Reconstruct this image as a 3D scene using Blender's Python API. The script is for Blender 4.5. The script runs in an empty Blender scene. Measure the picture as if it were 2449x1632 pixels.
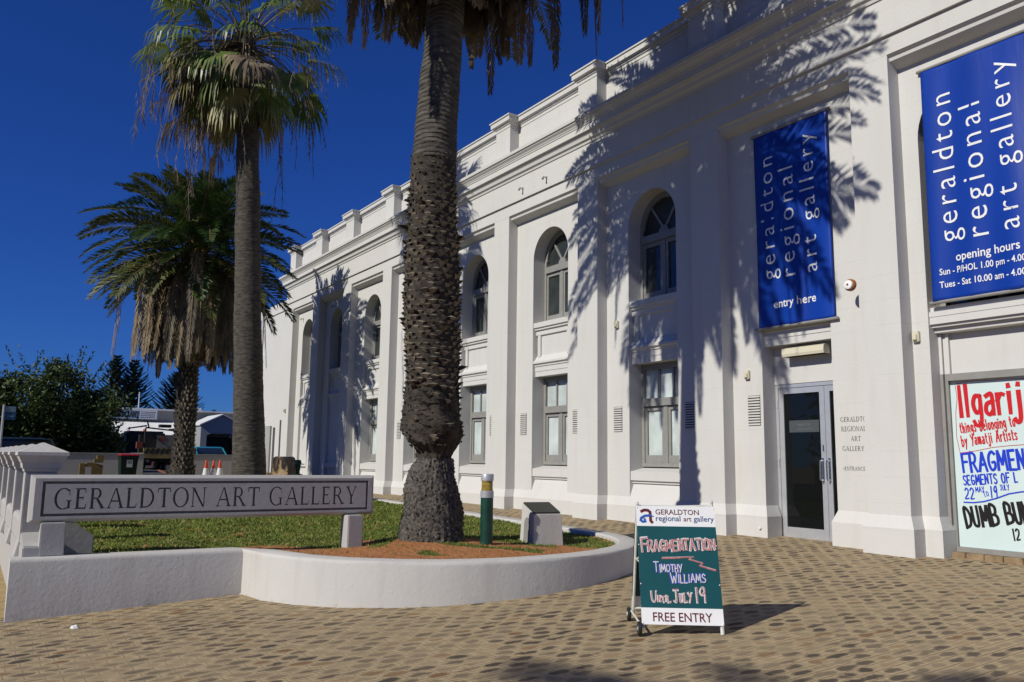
import bpy, bmesh, math, random
from math import sin, cos, pi, radians, sqrt
from mathutils import Vector, Matrix
random.seed(7)
S = bpy.context.scene
COL = S.collection

# ------------------------------------------------------------------ camera, sky, sun, exposure
R_ = (0.5503406, 0.8348320, 0.0134403); U_ = (0.1107905, -0.0889718, 0.9898533); F_ = (-0.8275570, 0.5432674, 0.1414563)
cam = bpy.data.cameras.new('camera'); cam.sensor_width = 36; cam.lens = 1990 / 2449 * 36
cam.clip_end = 2000; cam.clip_start = 0.05
co = bpy.data.objects.new('camera', cam); COL.objects.link(co)
co.matrix_world = Matrix(((R_[0], U_[0], -F_[0], 0), (R_[1], U_[1], -F_[1], 0), (R_[2], U_[2], -F_[2], 1.65), (0, 0, 0, 1)))
S.camera = co
SUN_EL = math.atan(.72); SUN_ROT = pi - .10
w = bpy.data.worlds.new('World'); S.world = w; w.use_nodes = True
nt = w.node_tree; bg = nt.nodes['Background']
sky = nt.nodes.new('ShaderNodeTexSky'); sky.sky_type = 'NISHITA'; sky.sun_disc = False
sky.sun_elevation = SUN_EL; sky.sun_rotation = SUN_ROT
sky.air_density = 1.0; sky.dust_density = 0.0; sky.ozone_density = 6.0; sky.altitude = 0
deep = nt.nodes.new('ShaderNodeVectorMath'); deep.operation = 'MULTIPLY'; deep.inputs[1].default_value = (.27, .63, 1.56)   # polarised deep blue of the day
nt.links.new(sky.outputs[0], deep.inputs[0]); nt.links.new(deep.outputs[0], bg.inputs[0]); bg.inputs[1].default_value = 0.053
sl = bpy.data.lights.new('sun', 'SUN'); sl.energy = 5.0; sl.angle = radians(.53); sl.color = (1, .962, .86)
so = bpy.data.objects.new('sun', sl); COL.objects.link(so); so.location = (5, -40, 40)
so.rotation_euler = Vector((-.0995 , .995, -.72)).to_track_quat('-Z', 'Y').to_euler()
S.view_settings.view_transform = 'Standard'; S.view_settings.look = 'None'
S.view_settings.exposure = -0.25; S.view_settings.gamma = 1
S.render.engine = 'CYCLES'
try:
    S.cycles.use_denoising = True; S.cycles.max_bounces = 6; S.cycles.diffuse_bounces = 2
except Exception: pass

# ------------------------------------------------------------------ materials
def mat(name, col, rough=.6, var=0, vscale=6, col2=None, bump=0, bscale=40, metal=0, spec=.4, coords='Object', detail=4, stretch=None, trans=0):
    m = bpy.data.materials.new(name); m.use_nodes = True
    n = m.node_tree.nodes; l = m.node_tree.links; b = n['Principled BSDF']
    b.inputs['Base Color'].default_value = (*col, 1); b.inputs['Roughness'].default_value = rough
    b.inputs['Metallic'].default_value = metal; b.inputs['Specular IOR Level'].default_value = spec
    tc = n.new('ShaderNodeTexCoord'); vec = tc.outputs[coords]
    if stretch:
        mp = n.new('ShaderNodeMapping'); mp.inputs['Scale'].default_value = stretch
        l.new(vec, mp.inputs[0]); vec = mp.outputs[0]
    if var or col2:
        no = n.new('ShaderNodeTexNoise'); no.inputs['Scale'].default_value = vscale; no.inputs['Detail'].default_value = detail
        l.new(vec, no.inputs[0])
        rp = n.new('ShaderNodeValToRGB'); rp.color_ramp.elements[0].position = .32; rp.color_ramp.elements[1].position = .68
        c2 = col2 or tuple(min(1, c * (1 - var)) for c in col)
        rp.color_ramp.elements[0].color = (*c2, 1); rp.color_ramp.elements[1].color = (*col, 1)
        l.new(no.outputs[0], rp.inputs[0]); l.new(rp.outputs[0], b.inputs['Base Color'])
    if bump:
        nb = n.new('ShaderNodeTexNoise'); nb.inputs['Scale'].default_value = bscale; nb.inputs['Detail'].default_value = 6
        l.new(vec, nb.inputs[0])
        bp = n.new('ShaderNodeBump'); bp.inputs['Strength'].default_value = bump; bp.inputs['Distance'].default_value = .02
        l.new(nb.outputs[0], bp.inputs['Height']); l.new(bp.outputs[0], b.inputs['Normal'])
    return m

def N(nt, op, a, b=None, c=None):
    x = nt.nodes.new('ShaderNodeMath'); x.operation = op
    for i, v in enumerate((a, b, c)):
        if v is None: continue
        if isinstance(v, (int, float)): x.inputs[i].default_value = v
        else: nt.links.new(v, x.inputs[i])
    return x.outputs[0]

def mixc(nt, f, a, b):
    x = nt.nodes.new('ShaderNodeMix'); x.data_type = 'RGBA'
    for s, v in ((x.inputs[0], f), (x.inputs[6], a), (x.inputs[7], b)):
        if isinstance(v, (int, float)): s.default_value = v
        elif isinstance(v, tuple): s.default_value = (*v, 1)
        else: nt.links.new(v, s)
    return x.outputs[2]

def noise(nt, vec, scale, detail=4, out=0):
    x = nt.nodes.new('ShaderNodeTexNoise'); x.inputs['Scale'].default_value = scale; x.inputs['Detail'].default_value = detail
    nt.links.new(vec, x.inputs[0]); return x.outputs[out]

def brick_mat(name, base, dark, red, blen=.226, bw=.113, spot=1.0):
    """clay pavers laid in rows along Y, each worn dark in its middle"""
    m = bpy.data.materials.new(name); m.use_nodes = True; t = m.node_tree; b = t.nodes['Principled BSDF']
    tc = t.nodes.new('ShaderNodeTexCoord'); sp = t.nodes.new('ShaderNodeSeparateXYZ')
    wob = noise(t, tc.outputs['Object'], 1.3, 2, 1)
    va = t.nodes.new('ShaderNodeVectorMath'); va.operation = 'MULTIPLY_ADD'; va.inputs[1].default_value = (.02, .02, 0)
    t.links.new(wob, va.inputs[0]); t.links.new(tc.outputs['Object'], va.inputs[2]); t.links.new(va.outputs[0], sp.inputs[0])
    v = N(t, 'DIVIDE', sp.outputs[0], bw); row = N(t, 'FLOOR', v); fv = N(t, 'SUBTRACT', v, row)
    wn0 = t.nodes.new('ShaderNodeTexWhiteNoise'); wn0.noise_dimensions = '1D'; t.links.new(row, wn0.inputs['W'])
    half = N(t, 'MULTIPLY', N(t, 'FLOORED_MODULO', row, 2), .5)
    u = N(t, 'ADD', N(t, 'ADD', N(t, 'DIVIDE', sp.outputs[1], blen), half), N(t, 'MULTIPLY', wn0.outputs[0], .22))
    cu = N(t, 'FLOOR', u); fu = N(t, 'SUBTRACT', u, cu)
    cb = t.nodes.new('ShaderNodeCombineXYZ'); t.links.new(cu, cb.inputs[0]); t.links.new(row, cb.inputs[1])
    wn = t.nodes.new('ShaderNodeTexWhiteNoise'); wn.noise_dimensions = '2D'; t.links.new(cb.outputs[0], wn.inputs['Vector'])
    sc = t.nodes.new('ShaderNodeSeparateColor'); t.links.new(wn.outputs['Color'], sc.inputs[0])
    fine = noise(t, tc.outputs['Object'], 70, 4); mid = noise(t, tc.outputs['Object'], 9, 4); big = noise(t, tc.outputs['Object'], .8, 3)
    du = N(t, 'ABSOLUTE', N(t, 'SUBTRACT', fu, .5)); dv = N(t, 'ABSOLUTE', N(t, 'SUBTRACT', fv, .5))
    e = N(t, 'ADD', N(t, 'POWER', N(t, 'MULTIPLY', du, 2.25), 2), N(t, 'POWER', N(t, 'MULTIPLY', dv, 2.5), 2))
    e = N(t, 'ADD', e, N(t, 'MULTIPLY', N(t, 'SUBTRACT', mid, .5), 3.3))
    e = N(t, 'ADD', e, N(t, 'MULTIPLY', N(t, 'SUBTRACT', fine, .5), .9))
    mr = t.nodes.new('ShaderNodeMapRange'); mr.interpolation_type = 'SMOOTHSTEP'
    mr.inputs[1].default_value = 1.25; mr.inputs[2].default_value = .25; mr.inputs[3].default_value = 0; mr.inputs[4].default_value = 1
    t.links.new(e, mr.inputs[0])
    amt = N(t, 'MULTIPLY', mr.outputs[0], N(t, 'MULTIPLY', N(t, 'ADD', .34, N(t, 'MULTIPLY', sc.outputs[0], .7)), spot))
    amt = N(t, 'MINIMUM', 1.0, N(t, 'MULTIPLY', amt, N(t, 'ADD', .25, N(t, 'MULTIPLY', big, 1.4))))
    dk = mixc(t, N(t, 'GREATER_THAN', sc.outputs[1], .86), dark, red)
    dk = mixc(t, N(t, 'MULTIPLY', fine, .5), dk, tuple(c * .6 for c in dark))
    bs = mixc(t, N(t, 'MULTIPLY', sc.outputs[2], .55), base, tuple(c * .72 for c in base))
    bs = mixc(t, N(t, 'MULTIPLY', fine, .45), bs, tuple(c * .6 for c in base))
    c = mixc(t, amt, bs, dk)
    jn = N(t, 'MAXIMUM', N(t, 'GREATER_THAN', dv, .462), N(t, 'MULTIPLY', N(t, 'GREATER_THAN', du, .482), .5))
    jr = N(t, 'MULTIPLY', jn, N(t, 'MINIMUM', 1.0, N(t, 'ADD', .12, N(t, 'MULTIPLY', mid, 1.6))))
    c = mixc(t, jr, c, (.15, .105, .055))
    t.links.new(c, b.inputs['Base Color']); b.inputs['Roughness'].default_value = .85; b.inputs['Specular IOR Level'].default_value = .2
    bp = t.nodes.new('ShaderNodeBump'); bp.inputs['Strength'].default_value = .6; bp.inputs['Distance'].default_value = .006
    h = N(t, 'ADD', N(t, 'MULTIPLY', N(t, 'SUBTRACT', 1.0, jn), 1.0), N(t, 'MULTIPLY', fine, .5))
    h = N(t, 'ADD', h, N(t, 'MULTIPLY', sc.outputs[1], .5))
    t.links.new(h, bp.inputs['Height']); t.links.new(bp.outputs[0], b.inputs['Normal'])
    return m

def render_wall_mat(name, col, joint=.33, jamt=.10, bump=.25, bscale=30, dirt=.12, lump=0, stain=.0, zoff=0):
    """painted masonry: faint course lines, uneven paint, some dirt"""
    m = bpy.data.materials.new(name); m.use_nodes = True; t = m.node_tree; b = t.nodes['Principled BSDF']
    tc = t.nodes.new('ShaderNodeTexCoord'); ob = tc.outputs['Object']; sp = t.nodes.new('ShaderNodeSeparateXYZ'); t.links.new(ob, sp.inputs[0])
    n1 = noise(t, ob, 1.1, 5); n2 = noise(t, ob, 14, 5)
    mp = t.nodes.new('ShaderNodeMapping'); mp.inputs['Scale'].default_value = (3, 3, .35); t.links.new(ob, mp.inputs[0])
    n3 = noise(t, mp.outputs[0], 2.2, 5)
    f = N(t, 'MULTIPLY', N(t, 'SUBTRACT', n1, .35), dirt * 2.2)
    f = N(t, 'ADD', f, N(t, 'MULTIPLY', N(t, 'MAXIMUM', 0, N(t, 'SUBTRACT', n3, .5)), dirt * 4))
    f = N(t, 'ADD', f, N(t, 'MULTIPLY', N(t, 'MAXIMUM', 0, N(t, 'SUBTRACT', n2, .62)), dirt * 3))
    f.node.use_clamp = True
    c = mixc(t, f, col, tuple(x * y for x, y in zip(col, (.62, .58, .5))))
    h = N(t, 'MULTIPLY', noise(t, ob, bscale, 5), .5)
    if joint:
        z = N(t, 'DIVIDE', N(t, 'ADD', sp.outputs[2], zoff), joint); fz = N(t, 'FRACT', z)
        row = N(t, 'FLOOR', z); fx = N(t, 'FRACT', N(t, 'ADD', N(t, 'DIVIDE', sp.outputs[0], .82), N(t, 'MULTIPLY', N(t, 'FLOORED_MODULO', row, 2), .5)))
        ln = N(t, 'MAXIMUM', N(t, 'LESS_THAN', fz, .03), N(t, 'MULTIPLY', N(t, 'LESS_THAN', fx, .009), .6))
        ln = N(t, 'MULTIPLY', ln, N(t, 'LESS_THAN', N(t, 'SUBTRACT', n1, .1), .42))
        c = mixc(t, N(t, 'MULTIPLY', ln, jamt), c, tuple(x * .5 for x in col))
        h = N(t, 'SUBTRACT', h, N(t, 'MULTIPLY', ln, .5))
    if lump:
        h = N(t, 'ADD', h, N(t, 'MULTIPLY', N(t, 'MAXIMUM', 0, N(t, 'SUBTRACT', noise(t, ob, 4.5, 3), .6)), lump))
        vo = t.nodes.new('ShaderNodeTexVoronoi'); vo.inputs['Scale'].default_value = 9; t.links.new(ob, vo.inputs[0])
        h = N(t, 'ADD', h, N(t, 'MULTIPLY', N(t, 'MAXIMUM', 0, N(t, 'SUBTRACT', .1, vo.outputs[0])), lump * 5))
    if stain == 'foot':      # soil splashed up the base
        at = t.nodes.new('ShaderNodeAttribute'); at.attribute_name = 'foot'
        s = N(t, 'MULTIPLY', N(t, 'ADD', N(t, 'SUBTRACT', at.outputs['Fac'], .62), N(t, 'MULTIPLY', N(t, 'SUBTRACT', n2, .5), .5)), 6); s.node.use_clamp = True
        c = mixc(t, N(t, 'MULTIPLY', s, .55), c, (.36, .22, .11))
        s = N(t, 'MULTIPLY', N(t, 'MAXIMUM', 0, N(t, 'SUBTRACT', noise(t, ob, 26, 3), .67)), 5); s.node.use_clamp = True
        c = mixc(t, N(t, 'MULTIPLY', s, .35), c, (.2, .18, .15))
    elif stain:
        s = N(t, 'MULTIPLY', N(t, 'MAXIMUM', 0, N(t, 'SUBTRACT', stain, N(t, 'ADD', sp.outputs[2], N(t, 'MULTIPLY', n2, .2)))), 4); s.node.use_clamp = True
        c = mixc(t, N(t, 'MULTIPLY', s, .45), c, (.55, .36, .2))
    t.links.new(c, b.inputs['Base Color']); b.inputs['Roughness'].default_value = .7; b.inputs['Specular IOR Level'].default_value = .25
    bp = t.nodes.new('ShaderNodeBump'); bp.inputs['Strength'].default_value = bump; bp.inputs['Distance'].default_value = .02
    t.links.new(h, bp.inputs['Height']); t.links.new(bp.outputs[0], b.inputs['Normal'])
    return m

M = {}
M['white'] = render_wall_mat('white_painted_render', (.60, .59, .565), dirt=.12)
M['trim'] = render_wall_mat('white_trim', (.60, .59, .565), joint=0, bump=.08, dirt=.12)
M['planter'] = render_wall_mat('planter_render', (.545, .53, .505), joint=0, bump=.28, bscale=24, dirt=.24, lump=1.2, stain='foot')
M['signw'] = render_wall_mat('sign_render', (.44, .43, .415), joint=0, bump=.2, bscale=22, dirt=.12, lump=.6)
M['letter'] = mat('dark_grey_paint', (.17, .16, .145), .8, .3, 20)
M['frame'] = mat('window_grey', (.27, .265, .245), .5, .12, 9)
M['glass_up'] = mat('dark_glass', (.045, .055, .055), .12, .5, 2.5, spec=.5)
M['glass_lo'] = mat('frosted_glass', (.62, .69, .68), .32, .4, 1.7, spec=.5)
M['glass_door'] = mat('door_glass', (.006, .007, .007), .02, spec=.3)
M['alu'] = mat('aluminium', (.62, .63, .65), .38, .1, 8, metal=.55)
M['chrome'] = mat('chrome', (.8, .8, .82), .18, metal=1)
M['void'] = mat('vent_dark', (.02, .02, .02), .9)
M['banner'] = mat('blue_vinyl', (.006, .045, .34), .36, .18, 1.2, bump=.35, bscale=1.6, spec=.35, stretch=(2, 2, .4))
M['whitetext'] = mat('white_vinyl', (.78, .78, .78), .45)
M['paving'] = brick_mat('clay_pavers', (.45, .35, .21), (.085, .066, .05), (.22, .125, .06))
M['foot'] = brick_mat('footpath_pavers', (.46, .34, .16), (.2, .14, .07), (.25, .15, .07), spot=.45)
M['kerb'] = render_wall_mat('concrete_kerb', (.50, .48, .42), joint=0, bump=.3, dirt=.2)
M['grey_wall'] = render_wall_mat('grey_wall', (.36, .355, .34), joint=0, bump=.3, dirt=.15)
M['asphalt'] = mat('asphalt', (.06, .06, .06), .9, .3, 3, bump=.3)
M['sand'] = mat('sandy_ground', (.30, .23, .14), .95, .3, 1.5, bump=.4)
M['black'] = mat('black_rubber', (.015, .015, .015), .6, bump=.1)
M['green_post'] = mat('green_paint', (.012, .062, .042), .38, .4, 10, bump=.05)
M['amber'] = mat('amber_lens', (.42, .30, .05), .2, .5, 12)
M['silver'] = mat('silver_paint', (.48, .49, .52), .4, .15, 12, metal=.3)
M['plaque'] = mat('plaque_bronze', (.035, .04, .03), .35, .4, 30)
M['teal'] = mat('teal_board', (.012, .085, .095), .4, .15, 3)
M['board_white'] = mat('board_white', (.84, .84, .83), .45, .05, 4)
M['tubewhite'] = mat('white_enamel', (.68, .67, .60), .4, .2, 14)
M['maroon'] = mat('maroon_vinyl', (.12, .012, .02), .5)
M['navy'] = mat('navy_vinyl', (.03, .07, .19), .5)
M['logoblue'] = mat('logo_blue', (.02, .10, .40), .5)
M['chalkred'] = mat('red_chalk', (.42, .035, .04), .9, .5, 60, col2=(.55, .25, .24))
M['chalkwhite'] = mat('white_chalk', (.75, .74, .73), .9, .35, 70)
M['chalkblue'] = mat('blue_chalk', (.08, .10, .62), .9, .3, 60)
M['red_paint'] = mat('red_poster', (.55, .012, .018), .45)
M['blue_paint'] = mat('blue_poster', (.012, .045, .55), .45)
M['black_paint'] = mat('black_poster', (.012, .01, .01), .45)
M['poster'] = mat('window_poster', (.62, .74, .73), .22, .05, 1.5, spec=.5)
M['cream'] = mat('cream_plastic', (.62, .58, .44), .4)
M['orange_brown'] = mat('siren_amber', (.30, .10, .03), .3)
M['sandstone'] = mat('sandstone', (.52, .36, .2), .9, .35, 5, bump=.6, bscale=12)
M['bronze'] = mat('green_bronze', (.02, .085, .055), .45, .4, 14, col2=(.02, .03, .02), metal=.4)
M['brick'] = mat('brick_row', (.33, .23, .13), .9, .45, 8)
# ------------------------------------------------------------------ mesh building
class MB:
    def __init__(s): s.v = []; s.f = []; s.m = []
    def poly(s, pts, mi=0):
        i = len(s.v); s.v += [tuple(p) for p in pts]; s.f.append(tuple(range(i, i + len(pts)))); s.m.append(mi)
    def box(s, x0, x1, y0, y1, z0, z1, mi=0):
        i = len(s.v)
        s.v += [(x0, y0, z0), (x1, y0, z0), (x1, y1, z0), (x0, y1, z0), (x0, y0, z1), (x1, y0, z1), (x1, y1, z1), (x0, y1, z1)]
        for q in ((0, 3, 2, 1), (4, 5, 6, 7), (0, 1, 5, 4), (1, 2, 6, 5), (2, 3, 7, 6), (3, 0, 4, 7)):
            s.f.append(tuple(i + k for k in q)); s.m.append(mi)
    def prism(s, prof, o, du, dv, dw, mi=0):
        """closed 2D outline (u,v) extruded along vector dw"""
        o, du, dv, dw = Vector(o), Vector(du), Vector(dv), Vector(dw); n = len(prof); i = len(s.v)
        a = [o + du * p[0] + dv * p[1] for p in prof]
        s.v += [tuple(p) for p in a] + [tuple(p + dw) for p in a]
        s.f.append(tuple(i + k for k in range(n))); s.f.append(tuple(i + n + k for k in reversed(range(n)))); s.m += [mi, mi]
        for k in range(n):
            q = (k + 1) % n; s.f.append((i + k, i + n + k, i + n + q, i + q)); s.m.append(mi)
    def loft(s, rings, closed=True, cap=True, mi=0):
        n = len(rings[0]); i = len(s.v)
        for r in rings: s.v += [tuple(p) for p in r]
        for a in range(len(rings) - 1):
            for k in range(n if closed else n - 1):
                q = (k + 1) % n
                s.f.append((i + a * n + k, i + a * n + q, i + (a + 1) * n + q, i + (a + 1) * n + k)); s.m.append(mi)
        if cap and closed:
            s.f.append(tuple(i + k for k in reversed(range(n)))); s.f.append(tuple(i + (len(rings) - 1) * n + k for k in range(n))); s.m += [mi, mi]
    def tube(s, pts, r, n=8, mi=0, cap=True):
        pts = [Vector(p) for p in pts]; rr = r if isinstance(r, (list, tuple)) else [r] * len(pts); rings = []
        for k, p in enumerate(pts):
            t = (pts[min(k + 1, len(pts) - 1)] - pts[max(k - 1, 0)]).normalized()
            ref = Vector((0, 0, 1)) if abs(t.z) < .9 else Vector((1, 0, 0))
            a = t.cross(ref).normalized(); b = a.cross(t)
            rings.append([p + (a * cos(2 * pi * j / n) - b * sin(2 * pi * j / n)) * rr[k] for j in range(n)])
        s.loft(rings, True, cap, mi)
    def lathe(s, prof, c=(0, 0, 0), n=20, mi=0):
        s.loft([[(c[0] + r * cos(2 * pi * j / n), c[1] + r * sin(2 * pi * j / n), c[2] + z) for j in range(n)] for r, z in prof], True, True, mi)
    def frustum(s, x0, x1, y0, y1, z0, z1, t, mi=0):
        s.loft([[(x0, y0, z0), (x1, y0, z0), (x1, y1, z0), (x0, y1, z0)], [(x0 + t, y0 + t, z1), (x1 - t, y0 + t, z1), (x1 - t, y1 - t, z1), (x0 + t, y1 - t, z1)]], True, True, mi)
    def ball(s, c, r, n=10, mi=0):
        rx, ry, rz = r if isinstance(r, (tuple, list)) else (r, r, r); h = n // 2
        s.loft([[(c[0] + rx * sin(pi * (a + .02) / (h + .04)) * cos(2 * pi * j / n), c[1] + ry * sin(pi * (a + .02) / (h + .04)) * sin(2 * pi * j / n), c[2] - rz * cos(pi * (a + .02) / (h + .04))) for j in range(n)] for a in range(h + 1)], True, True, mi)
    def add(s, verts, faces, fn, mi=0):
        i = len(s.v); s.v += [tuple(fn(*p)) for p in verts]
        for f in faces: s.f.append(tuple(i + k for k in f)); s.m.append(mi)
    def sweep(s, path, prof, closed_end=True, mi=0):
        """profile (out, z) swept along plan path, mitred; 'out' is to the right of travel"""
        P = [Vector((p[0], p[1])) for p in path]; rings = []
        for k, p in enumerate(P):
            a = (P[k] - P[k - 1]).normalized() if k else None; b = (P[k + 1] - P[k]).normalized() if k < len(P) - 1 else None
            na = Vector((a.y, -a.x)) if a else None; nb = Vector((b.y, -b.x)) if b else None
            if na is None: d = nb
            elif nb is None: d = na
            else:
                d = (na + nb); d = d / max(.2, d.dot(na)) if d.length > 1e-6 else na
            rings.append([(p.x + d.x * o, p.y + d.y * o, z) for o, z in prof])
        s.loft(rings, True, closed_end, mi)
    def build(s, name, mats, parent=None, loc=None, smooth=False, bevel=0, flipfix=True):
        me = bpy.data.meshes.new(name); off = Vector(parent['_o']) if parent is not None and '_o' in parent else Vector((0, 0, 0))
        if parent is None and loc is not None: off = Vector(loc)
        me.from_pydata([tuple(Vector(p) - off) for p in s.v], [], s.f)
        mats = mats if isinstance(mats, (list, tuple)) else [mats]
        for m in mats: me.materials.append(m if not isinstance(m, str) else M[m])
        me.polygons.foreach_set('material_index', s.m)
        if smooth: me.polygons.foreach_set('use_smooth', [True] * len(me.polygons))
        if flipfix or bevel:
            bm = bmesh.new(); bm.from_mesh(me)
            if flipfix: bmesh.ops.recalc_face_normals(bm, faces=bm.faces)
            if bevel: bmesh.ops.bevel(bm, geom=[e for e in bm.edges if len(e.link_faces) == 2 and e.calc_face_angle(0) > .5], offset=bevel, segments=2, affect='EDGES', clamp_overlap=True)
            bm.to_mesh(me); bm.free()
        if smooth:
            try: me.set_sharp_from_angle(angle=radians(42))
            except Exception: pass
        o = bpy.data.objects.new(name, me); COL.objects.link(o)
        if parent is not None: o.parent = parent; o['_o'] = tuple(off)
        else: o.location = off; o['_o'] = tuple(off)
        return o

def tag(o, label=None, cat=None, group=None, kind=None):
    if label: o['label'] = label
    if cat: o['category'] = cat
    if group: o['group'] = group
    if kind: o['kind'] = kind
    return o
def thing(name, label, cat, loc, group=None):
    o = bpy.data.objects.new(name, None); COL.objects.link(o); o.location = loc; o['_o'] = tuple(loc); o.empty_display_size = .2
    return tag(o, label, cat, group)
def copy_tree(o, d, parent=None):
    c = o.copy(); COL.objects.link(c)
    if parent is not None: c.parent = parent
    else: c.location = Vector(o.location) + Vector(d)
    for ch in list(o.children): copy_tree(ch, d, c)
    return c
def copy_part(o, d, parent):
    c = o.copy(); COL.objects.link(c); c.parent = parent; c.location = Vector(o.location) + Vector(d)
    for ch in list(o.children):
        e = ch.copy(); COL.objects.link(e); e.parent = c
    return c

# ------------------------------------------------------------------ lettering
def sans(text, size=1, align='CENTER', bold=0, sx=1, spacing=1):
    cu = bpy.data.curves.new('t', 'FONT'); cu.body = text; cu.size = size; cu.align_x = align; cu.offset = bold; cu.space_character = spacing
    cu.resolution_u = 3
    ob = bpy.data.objects.new('t', cu); COL.objects.link(ob)
    dg = bpy.context.evaluated_depsgraph_get(); dg.update()
    me = bpy.data.meshes.new_from_object(ob.evaluated_get(dg))
    v = [(p.co.x * sx, p.co.y) for p in me.vertices]; f = [tuple(p.vertices) for p in me.polygons]
    bpy.data.objects.remove(ob); bpy.data.curves.remove(cu); bpy.data.meshes.remove(me)
    return v, f
def fit(vf, x0, x1, y0=None, y1=None):
    v, f = vf; a = min(p[0] for p in v); b = max(p[0] for p in v); s = (x1 - x0) / (b - a)
    c = min(p[1] for p in v); d = max(p[1] for p in v)
    sy = s if y1 is None else (y1 - y0) / (d - c)
    y0 = 0 if y0 is None else y0
    return [((p[0] - a) * s + x0, (p[1] - c) * sy + y0) for p in v], f

def fitb(vf, x0, x1):
    v, f = vf; a = min(p[0] for p in v); s = (x1 - x0) / (max(p[0] for p in v) - a)
    return [((p[0] - a) * s + x0, p[1] * s) for p in v], f
def arc(cx, cy, rx, ry, a0, a1, n=10): return [(cx + rx * cos(radians(a0 + (a1 - a0) * k / n)), cy + ry * sin(radians(a0 + (a1 - a0) * k / n))) for k in range(n + 1)]
def ringarc(cx, cy, ro, ri, yo, yi, a0, a1, n=18):
    """arc of a thick-thin round stroke, as quads"""
    A = arc(cx, cy, ro, yo, a0, a1, n); B = arc(cx, cy, ri, yi, a0, a1, n)
    return [[A[k], A[k + 1], B[k + 1], B[k]] for k in range(n)]
def rect(x0, y0, x1, y1): return [[(x0, y0), (x1, y0), (x1, y1), (x0, y1)]]
def bar(x0, y0, x1, y1, wd): return [[(x0, y0), (x0 + wd, y0), (x1 + wd, y1), (x1, y1)]]
def stem(x, a=0, b=1, wd=.15): return rect(x, a, x + wd, b) + rect(x - .06, a, x + wd + .06, a + .045) + rect(x - .06, b - .045, x + wd + .06, b)
def roman(ch):
    t = .07
    if ch == 'I': return stem(.08), .29
    if ch == 'L': return stem(.08) + rect(.21, 0, .58, t) + [[(.53, 0), (.58, 0), (.6, .24), (.57, .24)]], .66
    if ch == 'E': return stem(.08) + rect(.21, 0, .58, t) + rect(.21, 1 - t, .56, 1) + rect(.21, .5, .46, .5 + t) + [[(.52, 0), (.58, 0), (.62, .24), (.58, .24)], [(.56, 1), (.51, 1), (.55, .78), (.58, .78)]] + rect(.43, .42, .46, .63), .68
    if ch == 'T': return stem(.32, 0, 1) + rect(.03, 1 - t, .74, 1) + [[(.03, 1), (.09, 1), (.05, .76), (.0, .76)], [(.74, 1), (.68, 1), (.72, .76), (.77, .76)]], .80
    if ch == 'D': return stem(.08) + rect(.2, 0, .36, t) + rect(.2, 1 - t, .36, 1) + ringarc(.34, .5, .5, .36, .5, .5 - t, -90, 90), .92
    if ch == 'O': return ringarc(.48, .5, .47, .33, .52, .465, 0, 360, 36), .98
    if ch == 'C': return ringarc(.48, .5, .47, .33, .52, .465, 42, 318, 30) + rect(.79, .66, .83, .92), .88
    if ch == 'G': return ringarc(.48, .5, .47, .33, .52, .465, 48, 300, 28) + rect(.70, .03, .83, .42) + rect(.62, .38, .90, .425) + [[(.60, .0), (.70, .03), (.70, .10), (.60, .05)]] + rect(.76, .68, .80, .93), .97
    if ch == 'R': return stem(.08) + rect(.2, 1 - t, .36, 1) + rect(.2, .47, .38, .47 + t) + ringarc(.36, .735, .27, .14, .265, .21, -90, 90) + [[(.34, .48), (.48, .48), (.80, .045), (.63, .045)]] + rect(.58, 0, .88, .045), .86
    if ch == 'A': return [[(.06, .03), (.12, .03), (.45, .93), (.41, 1)]] + [[(.41, 1), (.51, 1), (.87, .03), (.71, .03)]] + rect(.2, .32, .68, .32 + t) + rect(0, 0, .22, .045) + rect(.62, 0, .95, .045), .93
    if ch == 'N': return rect(.1, 0, .165, 1) + rect(.76, 0, .825, 1) + [[(.06, 1), (.21, 1), (.825, 0), (.70, 0)]] + rect(.02, 0, .25, .045) + rect(.68, .955, .92, 1) + rect(0, .955, .15, 1), .95
    if ch == 'Y': return stem(.35, 0, .5) + [[(.08, .96), (.24, .96), (.48, .46), (.36, .46)], [(.66, .96), (.73, .96), (.48, .46), (.42, .46)]] + rect(.0, .955, .31, 1) + rect(.57, .955, .82, 1), .82
    if ch == '<': return [[(0, .45), (.35, .2), (.35, .7)]], .45
    return [], .42
def roman_line(text, gap=.06):
    x = 0; out = []
    for ch in text:
        p, a = roman(ch); out += [[(q[0] + x, q[1]) for q in k] for k in p]; x += a + gap
    return out, x - gap

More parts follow.
